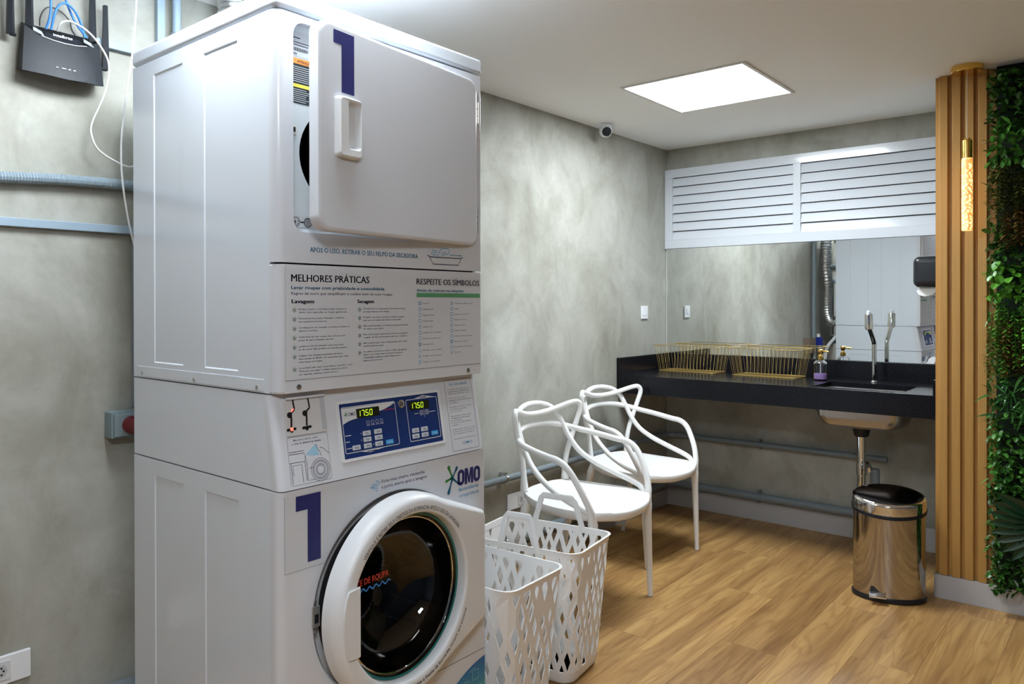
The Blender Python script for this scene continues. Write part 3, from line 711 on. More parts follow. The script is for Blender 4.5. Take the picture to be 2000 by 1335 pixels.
bm = bmesh.new(); nrm = Vector(cmap(0, 0, 1)) - Vector(cmap(0, 0, 0))
b_lathe(bm, [(.0105, 0), (.0105, .003), (.0085, .004), (.0075, .0025), (.003, .0025)], cmap(1.341, .158, .001), 18, tuple(nrm)); bm_obj('key_lock', bm, STEEL, ctl)
P = Print(); P.stroke(rrect_pts(1.509, .0085, 1.6165, .2065, .003, 3), .0010, True); P.build('label_outline', cmap, INK, ctl)
P = Print(); P.text('Use com atenção', 1.526, .190, .0080, .074, .004, .25); P.text('OMO', 1.550, .0235, .0075, .040, .002, .2); P.build('label_heading', cmap, CYAN, ctl)
P = Print()
para = ['Acompanhe o seu ciclo pelo aplicativo', 'e aguarde dentro da lavanderia até o', 'término da lavagem das roupas.', '', 'Use a dose do seu sabão e', 'amaciante, que já sai pronta na', 'sua máquina.', '', 'É proibido lavar tapetes, calçados', 'com solado de borracha e', 'pelos de animais.', '', 'Não coloque as roupas sujas e', 'molhadas na secadora antes', 'de centrifugar.', 'O excesso de água danifica a', 'secadora.', '', 'Qualquer dúvida, chame nosso time', 'de atendimento pelo telefone ou', 'pelo aplicativo da lavanderia.']
for i, ln in enumerate(para):
    if ln: P.text(ln, 1.518, .1775 - i * .0062, .0032, min(.091, len(ln) * .0029), .012 if i % 4 == 1 else .002, res=1)
P.rect(1.517, .0405, 1.609, .0412); P.build('label_lettering', cmap, INK, ctl)

# --- washer
wcab = cabinet('washer_cabinet', 0.012, ZW, 1.500, [(1.634, .05, 1.788, .844), (1.895, .05, 2.053, .844)])
WF = 1.466; WC = (1.3045, .574)
bm = bmesh.new()
b_strip(bm, MX0 - .002, .990, .3125, ZW, WF, 1.500, left=True); b_strip(bm, 1.612, MX1 + .002, .3125, ZW, WF, 1.500, right=True)
b_strip(bm, .990, 1.612, .8765, ZW, WF, 1.500)
b_plate_hole(bm, (.990, .3125, 1.612, .8765), WC, .2565, lambda x, z: (x, WF, z))
wfront = bm_obj('washer_front', bm, ENAMEL_F, mach, smooth=30)
bm = bmesh.new(); b_strip(bm, MX0 - .002, MX1 + .002, .012, .3105, WF, 1.500, left=True, right=True); wl = bm_obj('lower_panel', bm, ENAMEL_F, mach, smooth=30)
bm = bmesh.new(); b_lathe(bm, [(.2565, WF), (.251, WF + .004), (.246, WF + .018), (.228, WF + .020)], (WC[0], 0, WC[1]), 72, (0, 1, 0), cap0=False, cap1=False); bm_obj('door_seat', bm, mat('seat enamel', (0.62, 0.63, 0.65), 0.2), wfront)
bm = bmesh.new(); b_lathe(bm, [(.228, WF + .0195), (.226, WF + .008), (.215, WF + .006), (.208, WF + .02), (.212, WF + .07)], (WC[0], 0, WC[1]), 64, (0, 1, 0), cap0=False, cap1=False); bm_obj('gasket', bm, BLACK_GAP, wfront)
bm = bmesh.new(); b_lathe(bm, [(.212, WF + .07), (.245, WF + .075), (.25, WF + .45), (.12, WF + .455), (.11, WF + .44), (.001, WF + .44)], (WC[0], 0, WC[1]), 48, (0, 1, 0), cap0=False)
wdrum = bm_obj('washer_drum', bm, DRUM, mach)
for a in (80, 200, 320):
    t = math.radians(a); c = Vector((WC[0] + .235 * math.cos(t), 0, WC[1] + .235 * math.sin(t)))
    bm = bmesh.new(); b_tube(bm, [(c.x, WF + .09, c.z), (c.x, WF + .43, c.z)], .032, 10); bm_obj('drum_lifter', bm, DRUM, wdrum)
bm = bmesh.new(); b_box(bm, (1.046, WF - .004, .562), (1.066, WF + .003, .610), .001); lk = bm_obj('door_lock', bm, mat('lock plate', (0.45, 0.44, 0.42), 0.35, metal=0.7), wfront)
box('lock_hole', (1.051, WF - .0055, .572), (1.061, WF - .003, .592), BLACK_GAP, lk)
for z in (.552, .620): lathe('screw', [(.005, 0), (.005, .002), (.002, .003)], (1.055, WF, z), STEEL, wfront, 10, (0, -1, 0))
WP = lambda x, z: (x, WF - .0006, z); WP2 = lambda x, z: (x, WF - .0012, z)
P = Print(); P.poly([(.974, .704), (1.075, .704)] + [(WC[0] + .259 * math.cos(math.radians(a)), WC[1] + .259 * math.sin(math.radians(a))) for a in range(150, 122, -3)][::1] + [(1.165, .8755), (.974, .8755)]); P.build('number_sheet', WP, VINYL, wfront)
P = Print(); P.stroke([(.974, .8755), (.974, .704), (1.078, .704)], .0009); P.build('sheet_edge', WP2, SEAM, wfront)
P = Print(); P.poly([(1.003, .872), (1.003, .838), (1.0345, .838), (1.0345, .717), (1.0705, .717), (1.0705, .872)]); P.build('number_one_decal', WP2, NAVY, wfront, 'large navy numeral 1')
P = Print(); P.text('Evite mau cheiro, mantenha', 1.254, .8575, .0082, .148, .004); P.text('a porta aberta após a lavagem', 1.254, .8435, .0082, .156, .004); P.build('odour_lettering', WP, INK, wfront)
P = Print()
P.stroke([(1.222, .8585), (1.238, .8585), (1.243, .862), (1.240, .8665), (1.235, .865)], .0016); P.stroke([(1.219, .8535), (1.241, .8535), (1.248, .857), (1.247, .862), (1.243, .862)], .0016); P.stroke([(1.224, .8485), (1.238, .8485), (1.241, .845), (1.238, .841), (1.233, .843)], .0016); P.stroke([(1.217, .851), (1.230, .851)], .0014)
P.build('wind_icon', WP, CYAN, wfront)
def bold_omo(x, z, wd, h, fn, m, parent):
    cw = wd * .30; th = cw * .34
    for k in (0, 2):
        P = Print(); x0 = x + k * (wd - cw) / 2 ; P.stroke(rrect_pts(x0 + th / 2, z + th / 2, x0 + cw - th / 2, z + h - th / 2, (cw - th) * .48, 5), th, True); P.build('brand_letter', fn, m, parent)
    a, b = x + cw * 1.04, x + wd - cw * 1.04; w_ = b - a; t = w_ * .27; c = (a + b) / 2
    P = Print(); P.poly([(a, z), (a, z + h), (a + 1.3 * t, z + h), (c, z + .42 * h), (b - 1.3 * t, z + h), (b, z + h), (b, z), (b - t, z), (b - t, z + .56 * h), (c + .34 * t, z + .06 * h), (c - .34 * t, z + .06 * h), (a + t, z + .56 * h), (a + t, z)])
    P.build('brand_letter', fn, m, parent)
bold_omo(1.5270, .7985, .0935, .0445, WP2, NAVY, wfront)
P = Print(); P.text('lavanderia', 1.533, .7830, .0098, .081, .010); P.text('compartilhada', 1.533, .7660, .0088, .083, .002); P.build('brand_subtitle', WP, CYAN, wfront)
def drop(P, cx, cz, a, l, w0, w1):
    a = math.radians(a); d = (math.cos(a), math.sin(a)); nrm_ = (-d[1], d[0]); pts = []
    prof_ = [(0, w0), (.45, w0 * .8), (.7, w1 * .8), (.88, w1), (1.0, w1 * .5)]
    for t, w_ in prof_: pts.append((cx + d[0] * l * t + nrm_[0] * w_, cz + d[1] * l * t + nrm_[1] * w_))
    for t, w_ in prof_[::-1]: pts.append((cx + d[0] * l * t - nrm_[0] * w_, cz + d[1] * l * t - nrm_[1] * w_))
    P.poly(pts)
P = Print(); drop(P, 1.507, .826, 115, .038, .0035, .0055); drop(P, 1.507, .826, 195, .028, .0035, .0045); P.disc(1.507, .824, .007, 12); P.build('splash_green', WP, LEAFGREEN, wfront)
P = Print(); drop(P, 1.507, .826, 55, .034, .003, .005); drop(P, 1.507, .824, 248, .045, .0035, .0055); drop(P, 1.507, .824, 322, .036, .0035, .003); P.build('splash_blue', WP2, TEALP, wfront)
P = Print(); P.stroke([(MX0, .3115), (MX1 + .002, .3115)], .0008); P.build('seam', WP, SEAM, wfront)
P = Print(); P.poly([(1.6405, .05), (1.6405, .291)] + [(1.675 + .30 * math.cos(math.radians(a)), -.008 + .30 * math.sin(math.radians(a))) for a in range(100, 169, 4)]); P.build('blue_graphic', WP, GRAD, wl, 'blue round graphic with white line icons')
P = Print(); P.stroke(rrect_pts(1.588, .235, 1.612, .262, .002, 2), .0016, True); P.ring(1.595, .205, .013, .0017); P.stroke([(1.626, .188), (1.612, .205), (1.613, .213), (1.619, .216), (1.626, .209), (1.633, .216), (1.639, .212), (1.640, .205)], .0017, True); P.stroke(rrect_pts(1.55, .215, 1.572, .24, .003, 2), .0016, True); P.ring(1.55, .19, .012, .0017); P.stroke([(1.575, .262), (1.588, .268), (1.60, .268)], .0016)
P.build('graphic_icons', WP2, mat('pale icon line', (0.30, 0.62, 0.72), 0.5), wl)
for x in (1.02, 1.58):
    for y in (1.55, 2.12): lathe('levelling_foot', [(.02, 0), (.02, .008), (.01, .0085), (.01, .013)], (x, y, 0), BLACK_PL, mach, 14)

# washer door, hinged on the right, ajar
wa = math.radians(4.0); WH = Vector((1.632, 1.424, 0)); we = Vector((math.cos(wa), math.sin(wa), 0)); wn = Vector((math.sin(wa), -math.cos(wa), 0))
WDC = WH - we * .327 + Vector((0, 0, WC[1]))
def wmap(x, z, d=0.0): return WDC + we * x + Vector((0, 0, z)) - wn * d
RO, RI, CH = .2525, .205, -.188
hull = [(RO * math.cos(math.radians(a)), RO * math.sin(math.radians(a))) for a in range(60, 301, 3)] + [(.296, -.152), (.302, -.145), (.302, .145), (.296, .152)]
def ray(poly, t):
    dx, dz = math.cos(t), math.sin(t); best = 0
    for (ax, az), (bx, bz) in zip(poly, poly[1:] + poly[:1]):
        ex, ez = bx - ax, bz - az; den = dx * ez - dz * ex
        if abs(den) < 1e-12: continue
        k = (ax * ez - az * ex) / den; s = (ax * dz - az * dx) / den
        if k > 0 and -1e-6 <= s <= 1 + 1e-6: best = max(best, k)
    return best
NT = 160; ts = [2 * math.pi * i / NT for i in range(NT)]
ro = [ray(hull, t) for t in ts]
def rin(t, r): 
    c = math.cos(t); return min(r, CH / c) if c < -1e-6 and r * c < CH else r
bm = bmesh.new(); rings = []
for kind, dr, d in (('o', 0, .052), ('o', 0, .030), ('o', -.0015, .020), ('o', -.006, .009), ('o', -.012, .003), ('o', -.019, 0), ('i', .010, 0), ('i', .003, .002), ('i', 0, .006), ('i', -.002, .030), ('i', 0.004, .052)):
    ring = []
    for i, t in enumerate(ts):
        if kind == 'o': r = ro[i] + dr
        else: r = rin(t, RI) + dr
        if kind == 'o' and dr < 0: r = max(r, rin(t, RI) + .011)
        ring.append(bm.verts.new(wmap(r * math.cos(t), r * math.sin(t), d)))
    rings.append(ring)
for A, B in zip(rings, rings[1:] + rings[:1]):
    for k in range(NT): bm.faces.new((A[k], A[(k + 1) % NT], B[(k + 1) % NT], B[k]))
wdoor = bm_obj('washer_door', bm, PLASTIC_W, mach, smooth=40); wdoor['label'] = 'round white porthole door standing ajar'
pts = [(CH + .004, -.082), (CH + .004, .082)] + [(.235 * math.cos(math.radians(a)), .235 * math.sin(math.radians(a))) for a in range(160, 201, 4)]
bm = bmesh.new(); b_prism(bm, [wmap(p[0], p[1], .001) for p in pts], wn * .006); bmesh.ops.bevel(bm, geom=bm.edges[:], offset=.0025, segments=2, affect='EDGES'); bm_obj('door_handle', bm, PLASTIC_W, wdoor)
bm = bmesh.new(); b_lathe(bm, [(.200, .030), (.197, .040), (.188, .085), (.165, .125), (.11, .15), (.001, .158)], WDC, 64, tuple(-wn), cap0=False, cap1=False); pg = bm_obj('porthole_glass', bm, DOOR_GLASS, wdoor, smooth=60); pg.modifiers.clear(); so = pg.modifiers.new('thick', 'SOLIDIFY'); so.thickness = .005
bm = bmesh.new(); b_tube(bm, [wmap(.1995 * math.cos(t), .1995 * math.sin(t),   .030) for t in ts[::2]], .0035, 8, closed=True); bm_obj('glass_rim', bm, TEALG, wdoor)
bm = bmesh.new(); b_tube(bm, [wmap(.190 * math.cos(t), .190 * math.sin(t), .038) for t in ts[::2]], .003, 8, closed=True); bm_obj('chrome_rim', bm, CHROME, wdoor)
P = Print(); P.text('VERIFIQUE E RETIRE SEUS OBJETOS DA BORRACHA APÓS O USO DA LAVADORA', 0, 0, .0098, .395, .004)
a0 = math.radians(141)
P.build('upper_ring_lettering', lambda x, y: wmap((.2135 + y) * math.cos(a0 - x / .2185), (.2135 + y) * math.sin(a0 - x / .2185), -.0006), INK_BLACK, wdoor)
P = Print(); P.text('Limpe a frente da borracha', 0, 0, .0092, .150, .020); P.text('sempre que possível', .154, 0, .0092, .105, .004)
a1 = math.radians(-92)
P.build('lower_ring_lettering', lambda x, y: wmap((.2265 - y) * math.cos(a1 + x / .222), (.2265 - y) * math.sin(a1 + x / .222), -.0006), INK_BLACK, wdoor)
P = Print(); P.text('TE DE ROUPA', -.168, .066, .0145, .105, .02); P.build('glass_lettering', lambda x, z: wmap(x, z, .028), REDP, wdoor)
P = Print(); P.stroke([(-.174 + .116 * i / 48, .054 + .004 * math.sin(i / 48 * 2 * math.pi * 5.5) - .002 * (i / 48)) for i in range(49)], .0032); P.build('glass_wave', lambda x, z: wmap(x, z, .028), WAVEB, wdoor)

# ================================================================== SHUTTER, MIRROR, COUNTER
LZ0, LZ1 = 1.660, 2.170; LX = XB - .030
lou = thing('louvre_shutter', 'white aluminium louvred shutter above the mirror', 'shutter', (XB - .015, 1.55, LZ0))
def lbox(name, y0, y1, z0, z1, x0=LX, x1=XB - .0005): return box(name, (x0, y0, z0), (x1, y1, z1), ALU_W, lou, .0015)
lbox('frame_rail', PY + .002, YA - .003, LZ1 - .055, LZ1); lbox('frame_rail', PY + .002, YA - .003, LZ0, LZ0 + .055)
lbox('frame_stile', YA - .058, YA - .003, LZ0 + .055, LZ1 - .055); lbox('frame_stile', 1.522, 1.566, LZ0 + .055, LZ1 - .055); lbox('frame_stile', PY + .002, PY + .05, LZ0 + .055, LZ1 - .055)
box('slat_gap_shade', (XB - .0040, PY + .004, LZ0 + .02), (XB - .0006, YA - .006, LZ1 - .02), mat('dark slat gap shade', (.05, .05, .055), .8), lou)  # dark sheet added behind the slats, painting the shade in their gaps
NS = 7; pitch = (LZ1 - LZ0 - .110) / NS
slat_meshes = {}
for y0, y1 in ((1.567, YA - .059), (PY + .051, 1.521)):
    bm = bmesh.new(); L_ = y1 - y0
    b_prism(bm, [(-.0125, 0, .001), (-.0110, 0, -.0005), (.0030, 0, pitch - .0055), (.0015, 0, pitch - .0040)], (0, L_, 0))
    me = bpy.data.meshes.new('louvre_slat'); bmesh.ops.recalc_face_normals(bm, faces=bm.faces[:]); bm.to_mesh(me); bm.free(); me.materials.append(ALU_W)
    for k in range(NS):
        o = bpy.data.objects.new('louvre_slat', me); COL.objects.link(o); o.parent = lou
        o.location = Vector((XB - .0165, y0, LZ0 + .055 + k * pitch)) - Vector(lou.location)
mr_ = thing('mirror', 'wide frameless wall mirror above the black counter', 'mirror', (XB - .005, 1.55, .987))
box('mirror_glass', (XB - .009, PY + .003, .987), (XB - .0005, YA - .006, LZ0 - .001), MIRROR, mr_); box('polished_edge', (XB - .0095, YA - .006, .987), (XB - .0005, YA - .003, LZ0 - .001), mat('glass edge', (.75, .78, .76), .15), mr_)

CX0, CZT = 3.857, .887
SXA, SXB, SYA, SYB = 3.908, 4.225, .865, 1.285
ct = thing('stone_counter', 'black granite counter with deep front edge and splashback', 'counter', (4.165, 1.55, .78))
bm = bmesh.new()
for lo, hi in (((CX0 + .018, PY + .002), (SXA, YA - .002)), ((SXB, PY + .002), (XB - .001, YA - .002)), ((SXA, PY + .002), (SXB, SYA)), ((SXA, SYB), (SXB, YA - .002))):
    b_box(bm, (*lo, CZT - .025), (*hi, CZT))
bm_obj('countertop', bm, GRANITE, ct)
box('front_edge', (CX0, PY + .002, .780), (CX0 + .019, YA - .002, CZT), GRANITE, ct, .0015)
box('splashback', (XB - .021, PY + .002, CZT), (XB - .001, YA - .002, .985), GRANITE, ct, .0015)
box('side_splash', (CX0, YA - .022, CZT), (XB - .021, YA - .002, .985), GRANITE, ct, .0015)
box('side_splash', (CX0 + .02, PY + .002, CZT), (XB - .021, PY + .020, .955), GRANITE, ct, .0015)

sk = thing('sink', 'steel sink bowl set under the counter', 'sink', ((SXA + SXB) / 2, (SYA + SYB) / 2, .683))
bm = bmesh.new(); rg = []
cx, cy = (SXA + SXB) / 2, (SYA + SYB) / 2; a, b = (SXB - SXA) / 2, (SYB - SYA) / 2
for k, z, r in ((.004, CZT - .0255, .05), (.0, CZT - .0262, .05), (-.004, CZT - .03, .05), (-.010, .745, .055), (-.028, .702, .06), (-.06, .687, .06), (-.10, .683, .03)):
    rg.append([bm.verts.new((p[0], p[1], z)) for p in rrect_pts(cx - a - k, cy - b - k, cx + a + k, cy + b + k, r, 6)])
for A, B in zip(rg, rg[1:]):
    for k in range(len(A)): bm.faces.new((A[k], A[(k + 1) % len(A)], B[(k + 1) % len(A)], B[k]))
bm.faces.new(rg[-1]); bm_obj('bowl', bm, mat('sink steel', (.42, .40, .38), .30, metal=1.0), sk)
lathe('strainer', [(.035, .6835), (.035, .6855), (.022, .6845)], (cx + .02, cy + .02, 0), CHROME, sk, 20)
dr = thing('sink_drain', 'chrome drain with black collar and grey waste pipe under the sink', 'drain pipe', (cx + .02, cy + .02, .36))
dx, dy = cx + .02, cy + .02
lathe('collar', [(.040, .682), (.042, .672), (.036, .640), (.030, .632)], (dx, dy, 0), BLACK_PL, dr, 20)
lathe('tailpiece', [(.021, .634), (.021, .50), (.025, .495), (.025, .44), (.020, .435), (.022, .375), (.016, .362)], (dx, dy, 0), CHROME, dr, 18)
tube('trap_arm', catmull([(dx, dy, .47), (dx + .03, dy - .004, .468), (dx + .06, dy - .01, .485), (dx + .085, dy - .014, .47), (dx + .10, dy - .016, .44)], 5), .013, CHROME, dr, 10)
tube('waste_pipe', [(4.19, 1.058, .455), (4.192, 1.058, .30), (4.20, 1.058, .16), (4.24, 1.06, .075), (4.40, 1.06, .07), (4.4735, 1.06, .07)], .024, PIPE, dr, 14)

fx, fy = 4.335, 1.098
fa = thing('faucet', 'tall chrome tap with kinked spout beside the soap', 'faucet', (fx, fy, CZT))
lathe('base_flange', [(.020, CZT), (.020, CZT + .004), (.013, CZT + .008)], (fx, fy, 0), CHROME, fa, 20)
tube('spout', catmull([(fx, fy, CZT + .004), (fx, fy, 1.0), (fx, fy, 1.075), (fx - .008, fy, 1.100), (fx - .055, fy, 1.143), (fx - .090, fy, 1.172)], 6), .0115, CHROME, fa, 14)
lathe('spray_head', [(.011, 0), (.019, .006), (.020, .015), (.019, .080), (.016, .084)], (fx - .098, fy, 1.166), CHROME, fa, 20, (-.10, 0, 1))
lathe('nozzle', [(.010, 0), (.010, .014), (.006, .018)], (fx - .107, fy, 1.249), PLASTIC_W, fa, 14, (-.10, 0, 1))

sx_, sy_ = 4.262, 1.352
sp = thing('soap_dispenser', 'clear glass soap bottle with gold pump and lilac soap', 'soap bottle', (sx_, sy_, CZT))
lathe('bottle', [(.030, CZT + .0005), (.0355, CZT + .005), (.0355, CZT + .088), (.033, CZT + .098), (.024, CZT + .106), (.014, CZT + .110), (.014, CZT + .116), (.0115, CZT + .116), (.0115, CZT + .109), (.022, CZT + .1035), (.031, CZT + .096), (.0335, CZT + .087), (.0335, CZT + .0065), (.029, CZT + .0035)], (sx_, sy_, 0), mat('bottle glass', (0.95, 0.96, 0.97), 0.03, trans=1.0, ior=1.45), sp, 28)
lathe('liquid_soap', [(.0285, CZT + .004), (.0333, CZT + .007), (.0333, CZT + .036)], (sx_, sy_, 0), LILAC, sp, 28)
lathe('pump_collar', [(.0155, CZT + .112), (.0155, CZT + .128), (.009, CZT + .132), (.006, CZT + .140), (.013, CZT + .146), (.015, CZT + .156), (.013, CZT + .166), (.006, CZT + .170)], (sx_, sy_, 0), GOLD, sp, 20)
tube('pump_spout', [(sx_, sy_, CZT + .157), (sx_ - .004, sy_ - .022, CZT + .158), (sx_ - .006, sy_ - .045, CZT + .155)], .004, GOLD, sp, 8)
tube('dip_tube', [(sx_, sy_, CZT + .01), (sx_ + .002, sy_, CZT + .112)], .003, mat('clear tube', (.85, .87, .9), .3), sp, 6)

def wire_basket(y0, y1, label):
    x0, x1, zb, zt = 4.225, 4.405, CZT + .0035, 1.047
    t = thing('wire_basket', label, 'basket', ((x0 + x1) / 2, (y0 + y1) / 2, CZT), 0, 'gold wire baskets on the counter')
    k = .026
    top = [Vector((p[0], p[1], zt)) for p in rrect_pts(x0 - k, y0 - k, x1 + k, y1 + k, .02, 4)]; bot = [Vector((p[0], p[1], zb)) for p in rrect_pts(x0, y0, x1, y1, .02, 4)]
    tube('rim', top, .0020, GOLD_WIRE, t, 6, True); tube('base_ring', bot, .0020, GOLD_WIRE, t, 6, True)
    bm = bmesh.new()
    def wires(n, f):
        for i in range(n):
            u = (i + .5) / n; a_, b_ = f(u); b_tube(bm, [a_, b_], .0009, 5)
    ly, lx = y1 - y0, x1 - x0
    wires(16, lambda u: ((x0, y0 + .01 + (ly - .02) * u, zb), (x0 - k, y0 - k + .02 + (ly + 2 * k - .04) * u, zt)))
    wires(16, lambda u: ((x1, y0 + .01 + (ly - .02) * u, zb), (x1 + k, y0 - k + .02 + (ly + 2 * k - .04) * u, zt)))
    wires(7, lambda u: ((x0 + .01 + (lx - .02) * u, y0, zb), (x0 - k + .02 + (lx + 2 * k - .04) * u, y0 - k, zt)))
    wires(7, lambda u: ((x0 + .01 + (lx - .02) * u, y1, zb), (x0 - k + .02 + (lx + 2 * k - .04) * u, y1 + k, zt)))
    tag(bm_obj('side_wires', bm, GOLD_WIRE, t), kind='stuff')
    bm = bmesh.new(); wires(14, lambda u: ((x0, y0 + ly * u, zb), (x1, y0 + ly * u, zb))); wires(6, lambda u: ((x0 + lx * u, y0, zb), (x0 + lx * u, y1, zb)))
    tag(bm_obj('base_wires', bm, GOLD_WIRE, t), kind='stuff')
wire_basket(1.955, 2.325, 'gold wire basket in the counter corner by the wall')
wire_basket(1.475, 1.845, 'gold wire basket beside the soap bottle')

pd = thing('paper_dispenser', 'black rounded paper towel dispenser on the partition side', 'dispenser', (4.05, PY + .06, 1.37))
bm = bmesh.new(); b_box(bm, (3.93, PY - .011, 1.378), (4.19, PY + .117, 1.524), .030, 5); bm_obj('housing', bm, BLACK_PL, pd)
prism('paper_towel', [(3.98, y, z) for y, z in ((PY + .025, 1.381), (PY + .095, 1.380), (PY + .108, 1.362), (PY + .100, 1.345), (PY + .075, 1.336), (PY + .04, 1.346), (PY + .025, 1.362))], (.16, 0, 0), mat('white paper', (.85, .85, .84), .8), pd)

# ================================================================== WALL FITTINGS
def pipe_run(name, z, r, label, xa=.2):
    t = thing(name, label, 'pipe', (XB - .06, YA - .06, z))
    ya = YA - .035; xb = XB - .035 if z > .3 else XB - .045
    if z < .3: ya = YA - .030
    c = .05
    pts = [(xa, ya, z), (1.9, ya, z), (xb - c, ya, z)] + [(xb - c + c * math.sin(math.pi / 2 * i / 6), ya - c + c * math.cos(math.pi / 2 * i / 6), z) for i in range(1, 7)] + [(xb, 1.8, z), (xb, 1.06 if z > .3 else .9, z)]
    bm = bmesh.new(); b_tube(bm, pts, r, 14); bm_obj('pipe', bm, PIPE, t, smooth=60)
    for x, y, horiz in ((2.80, ya, 1), (1.77 if 0 else 0, 0, 2)):
        if horiz == 1:
            bm = bmesh.new(); b_tube(bm, [(x - .008, y, z), (x + .008, y, z)], r + .003, 14); b_box(bm, (x - .008, y, z + r), (x + .008, YA, z + r + .012)); b_box(bm, (x - .008, y, z - r - .012), (x + .008, YA, z - r)); bm_obj('pipe_clamp', bm, STEEL, t)
        else:
            y = 1.77; bm = bmesh.new(); b_tube(bm, [(xb, y - .008, z), (xb, y + .008, z)], r + .003, 14); b_box(bm, (xb, y - .008, z + r), (XB, y + .008, z + r + .012)); b_box(bm, (xb, y - .008, z - r - .012), (XB, y + .008, z - r)); bm_obj('pipe_clamp', bm, PIPE, t)
    return t
pipe_run('water_pipe', .462, .0165, 'thin grey pipe running round the corner at knee height', 1.80)
pipe_run('water_pipe', .150, .024, 'thicker grey pipe running round the corner above the baseboard')

def plate(name, label, cat, x0, x1, z0, z1, face):
    t = thing(name, label, cat, ((x0 + x1) / 2, YA, z0))
    bm = bmesh.new(); b_box(bm, (x0, YA - .010, z0), (x1, YA - .0002, z1), .004, 3); bm_obj('cover_plate', bm, PLASTIC_W, t)
    face(t); return t
def f_switch(t):
    box('rocker', (4.162, YA - .013, 1.232), (4.192, YA - .0098, 1.268), PLASTIC_W, t, .001); 
plate('light_switch', 'white light switch plate on the wall beside the mirror', 'light switch', 4.138, 4.216, 1.208, 1.291, f_switch)
def f_out(xc, zc):
    def f(t):
        box('socket', (xc - .022, YA - .0125, zc - .026), (xc + .022, YA - .0098, zc + .026), mat('socket grey white', (.66, .67, .68), .4), t, .001)
        s = [(xc + .015 * math.cos(k * math.pi / 3), YA - .0128, zc + .018 * math.sin(k * math.pi / 3)) for k in range(6)]
        prism('socket_well', s, (0, .002, 0), mat('socket well', (.5, .51, .53), .5), t)
        for dz in (-.009, 0, .009): lathe('pin_hole', [(.0026, 0), (.0026, .0012)], (xc + (.005 if dz == 0 else 0), YA - .0125, zc + dz), BLACK_GAP, t, 8, (0, -1, 0))
    return f
plate('power_outlet', 'white power outlet low on the wall left of the machine', 'power outlet', .655, .773, .268, .348, f_out(.700, .308))
plate('power_outlet', 'white power outlet behind the chair and laundry baskets', 'power outlet', 2.845, 2.975, .290, .370, f_out(2.945, .330))

# industrial socket box
rb = thing('industrial_socket', 'grey industrial socket box with dark red plug beside the machine', 'socket box', (1.02, YA - .04, .9))
box('socket_box', (.972, YA - .050, .905), (1.062, YA - .0005, .985), mat('socket box grey', (.20, .27, .29), .45), rb, .006)
box('box_lid', (.978, YA - .062, .911), (1.056, YA - .0505, .979), mat('socket lid grey', (.24, .31, .33), .4), rb, .004)
lathe('red_plug', [(.026, .060), (.026, .080), (.020, .090), (.019, .125), (.011, .14)], (1.024, YA, .945), RED_PL, rb, 16, (0, -1, 0))
tube('plug_cord', catmull([(1.024, YA - .135, .945), (1.035, YA - .165, .93), (1.052, YA - .16, .88), (1.062, YA - .14, .78), (1.075, YA - .12, .6)], 6), .006, BLACK_PL, rb, 8)
tag(tube('conduit', [(1.056, YA - .02, .992), (1.056, YA - .02, 1.50)], .011, PIPE, None, 10), 'dark vertical conduit rising from the industrial socket', 'conduit')
# trunking and conduits beside the machine
tag(box('cable_trunking', (.20, YA - .018, 1.5195), (1.30, YA - .0003, 1.5435), TRUNK, bevel=.002), 'blue grey flat trunking below the corrugated conduit', 'trunking')
tag(box('cable_trunking', (.94, YA - .018, 2.072), (1.135, YA - .0003, 2.095), TRUNK, bevel=.002), 'short horizontal trunking between router and machine', 'trunking')
tag(box('cable_trunking', (1.128, YA - .020, 1.60), (1.152, YA - .0003, H - .001), TRUNK, bevel=.002), 'vertical trunking strip left of the round conduit', 'trunking')
cv = thing('conduit', 'vertical round conduit with end fitting above the machine', 'conduit', (1.184, YA - .03, 2.12))
tube('pipe', [(1.184, YA - .03, 2.15), (1.184, YA - .03, H - .001)], .0125, TRUNK, cv, 12); tube('end_fitting', [(1.184, YA - .03, 2.118), (1.184, YA - .03, 2.166)], .018, PIPE, cv, 12)
bm = bmesh.new(); pts = []; rr = []
for i in range(301):
    u = i / 300; x = .15 + 1.15 * u; z = 1.645 + .022 * min(1, max(0, (x - .6) / .45)) + .004 * math.sin(x * 9); pts.append((x, YA - .022, z)); rr.append(.0165 if i % 2 else .0138)
b_tube(bm, pts, rr, 10); tag(bm_obj('corrugated_conduit', bm, FLEXC, smooth=20), 'grey corrugated flexible conduit running behind the machine', 'conduit')

# router
RY = YA - .001
ro_ = thing('wifi_router', 'black wall mounted router with four antennas', 'router', (.85, YA, 1.94))
def rv(x, y, z): return Vector((x, RY - y, z))
bm = bmesh.new()
bot = [(.742, .052), (.80, .066), (.85, .070), (.90, .066), (.953, .052)]
V = {}
# wedge shell: thick lower front edge, slim top
low_f = [bm.verts.new(rv(x, y, 1.937 + .006 * abs(x - .848) / .1)) for x, y in bot]; low_b = [bm.verts.new(rv(x, .012, 1.952)) for x, y in bot]
top_f = [bm.verts.new(rv(x, y, z)) for x, y, z in ((.752, .040, 2.072), (.792, .048, 2.047), (.85, .050, 2.040), (.906, .048, 2.047), (.946, .040, 2.072))]
top_b = [bm.verts.new(rv(x, .012, 2.085)) for x in (.752, .792, .85, .906, .946)]
for k in range(4):
    bm.faces.new((low_f[k], low_f[k + 1], top_f[k + 1], top_f[k])); bm.faces.new((top_f[k], top_f[k + 1], top_b[k + 1], top_b[k])); bm.faces.new((low_b[k], low_b[k + 1], low_f[k + 1], low_f[k])); bm.faces.new((top_b[k], top_b[k + 1], low_b[k + 1], low_b[k]))
bm.faces.new((low_f[0], top_f[0], top_b[0], low_b[0])); bm.faces.new((low_f[4], top_f[4], top_b[4], low_b[4]))
bm_obj('casing', bm, CHARCOAL, ro_, smooth=12)
bm = bmesh.new()
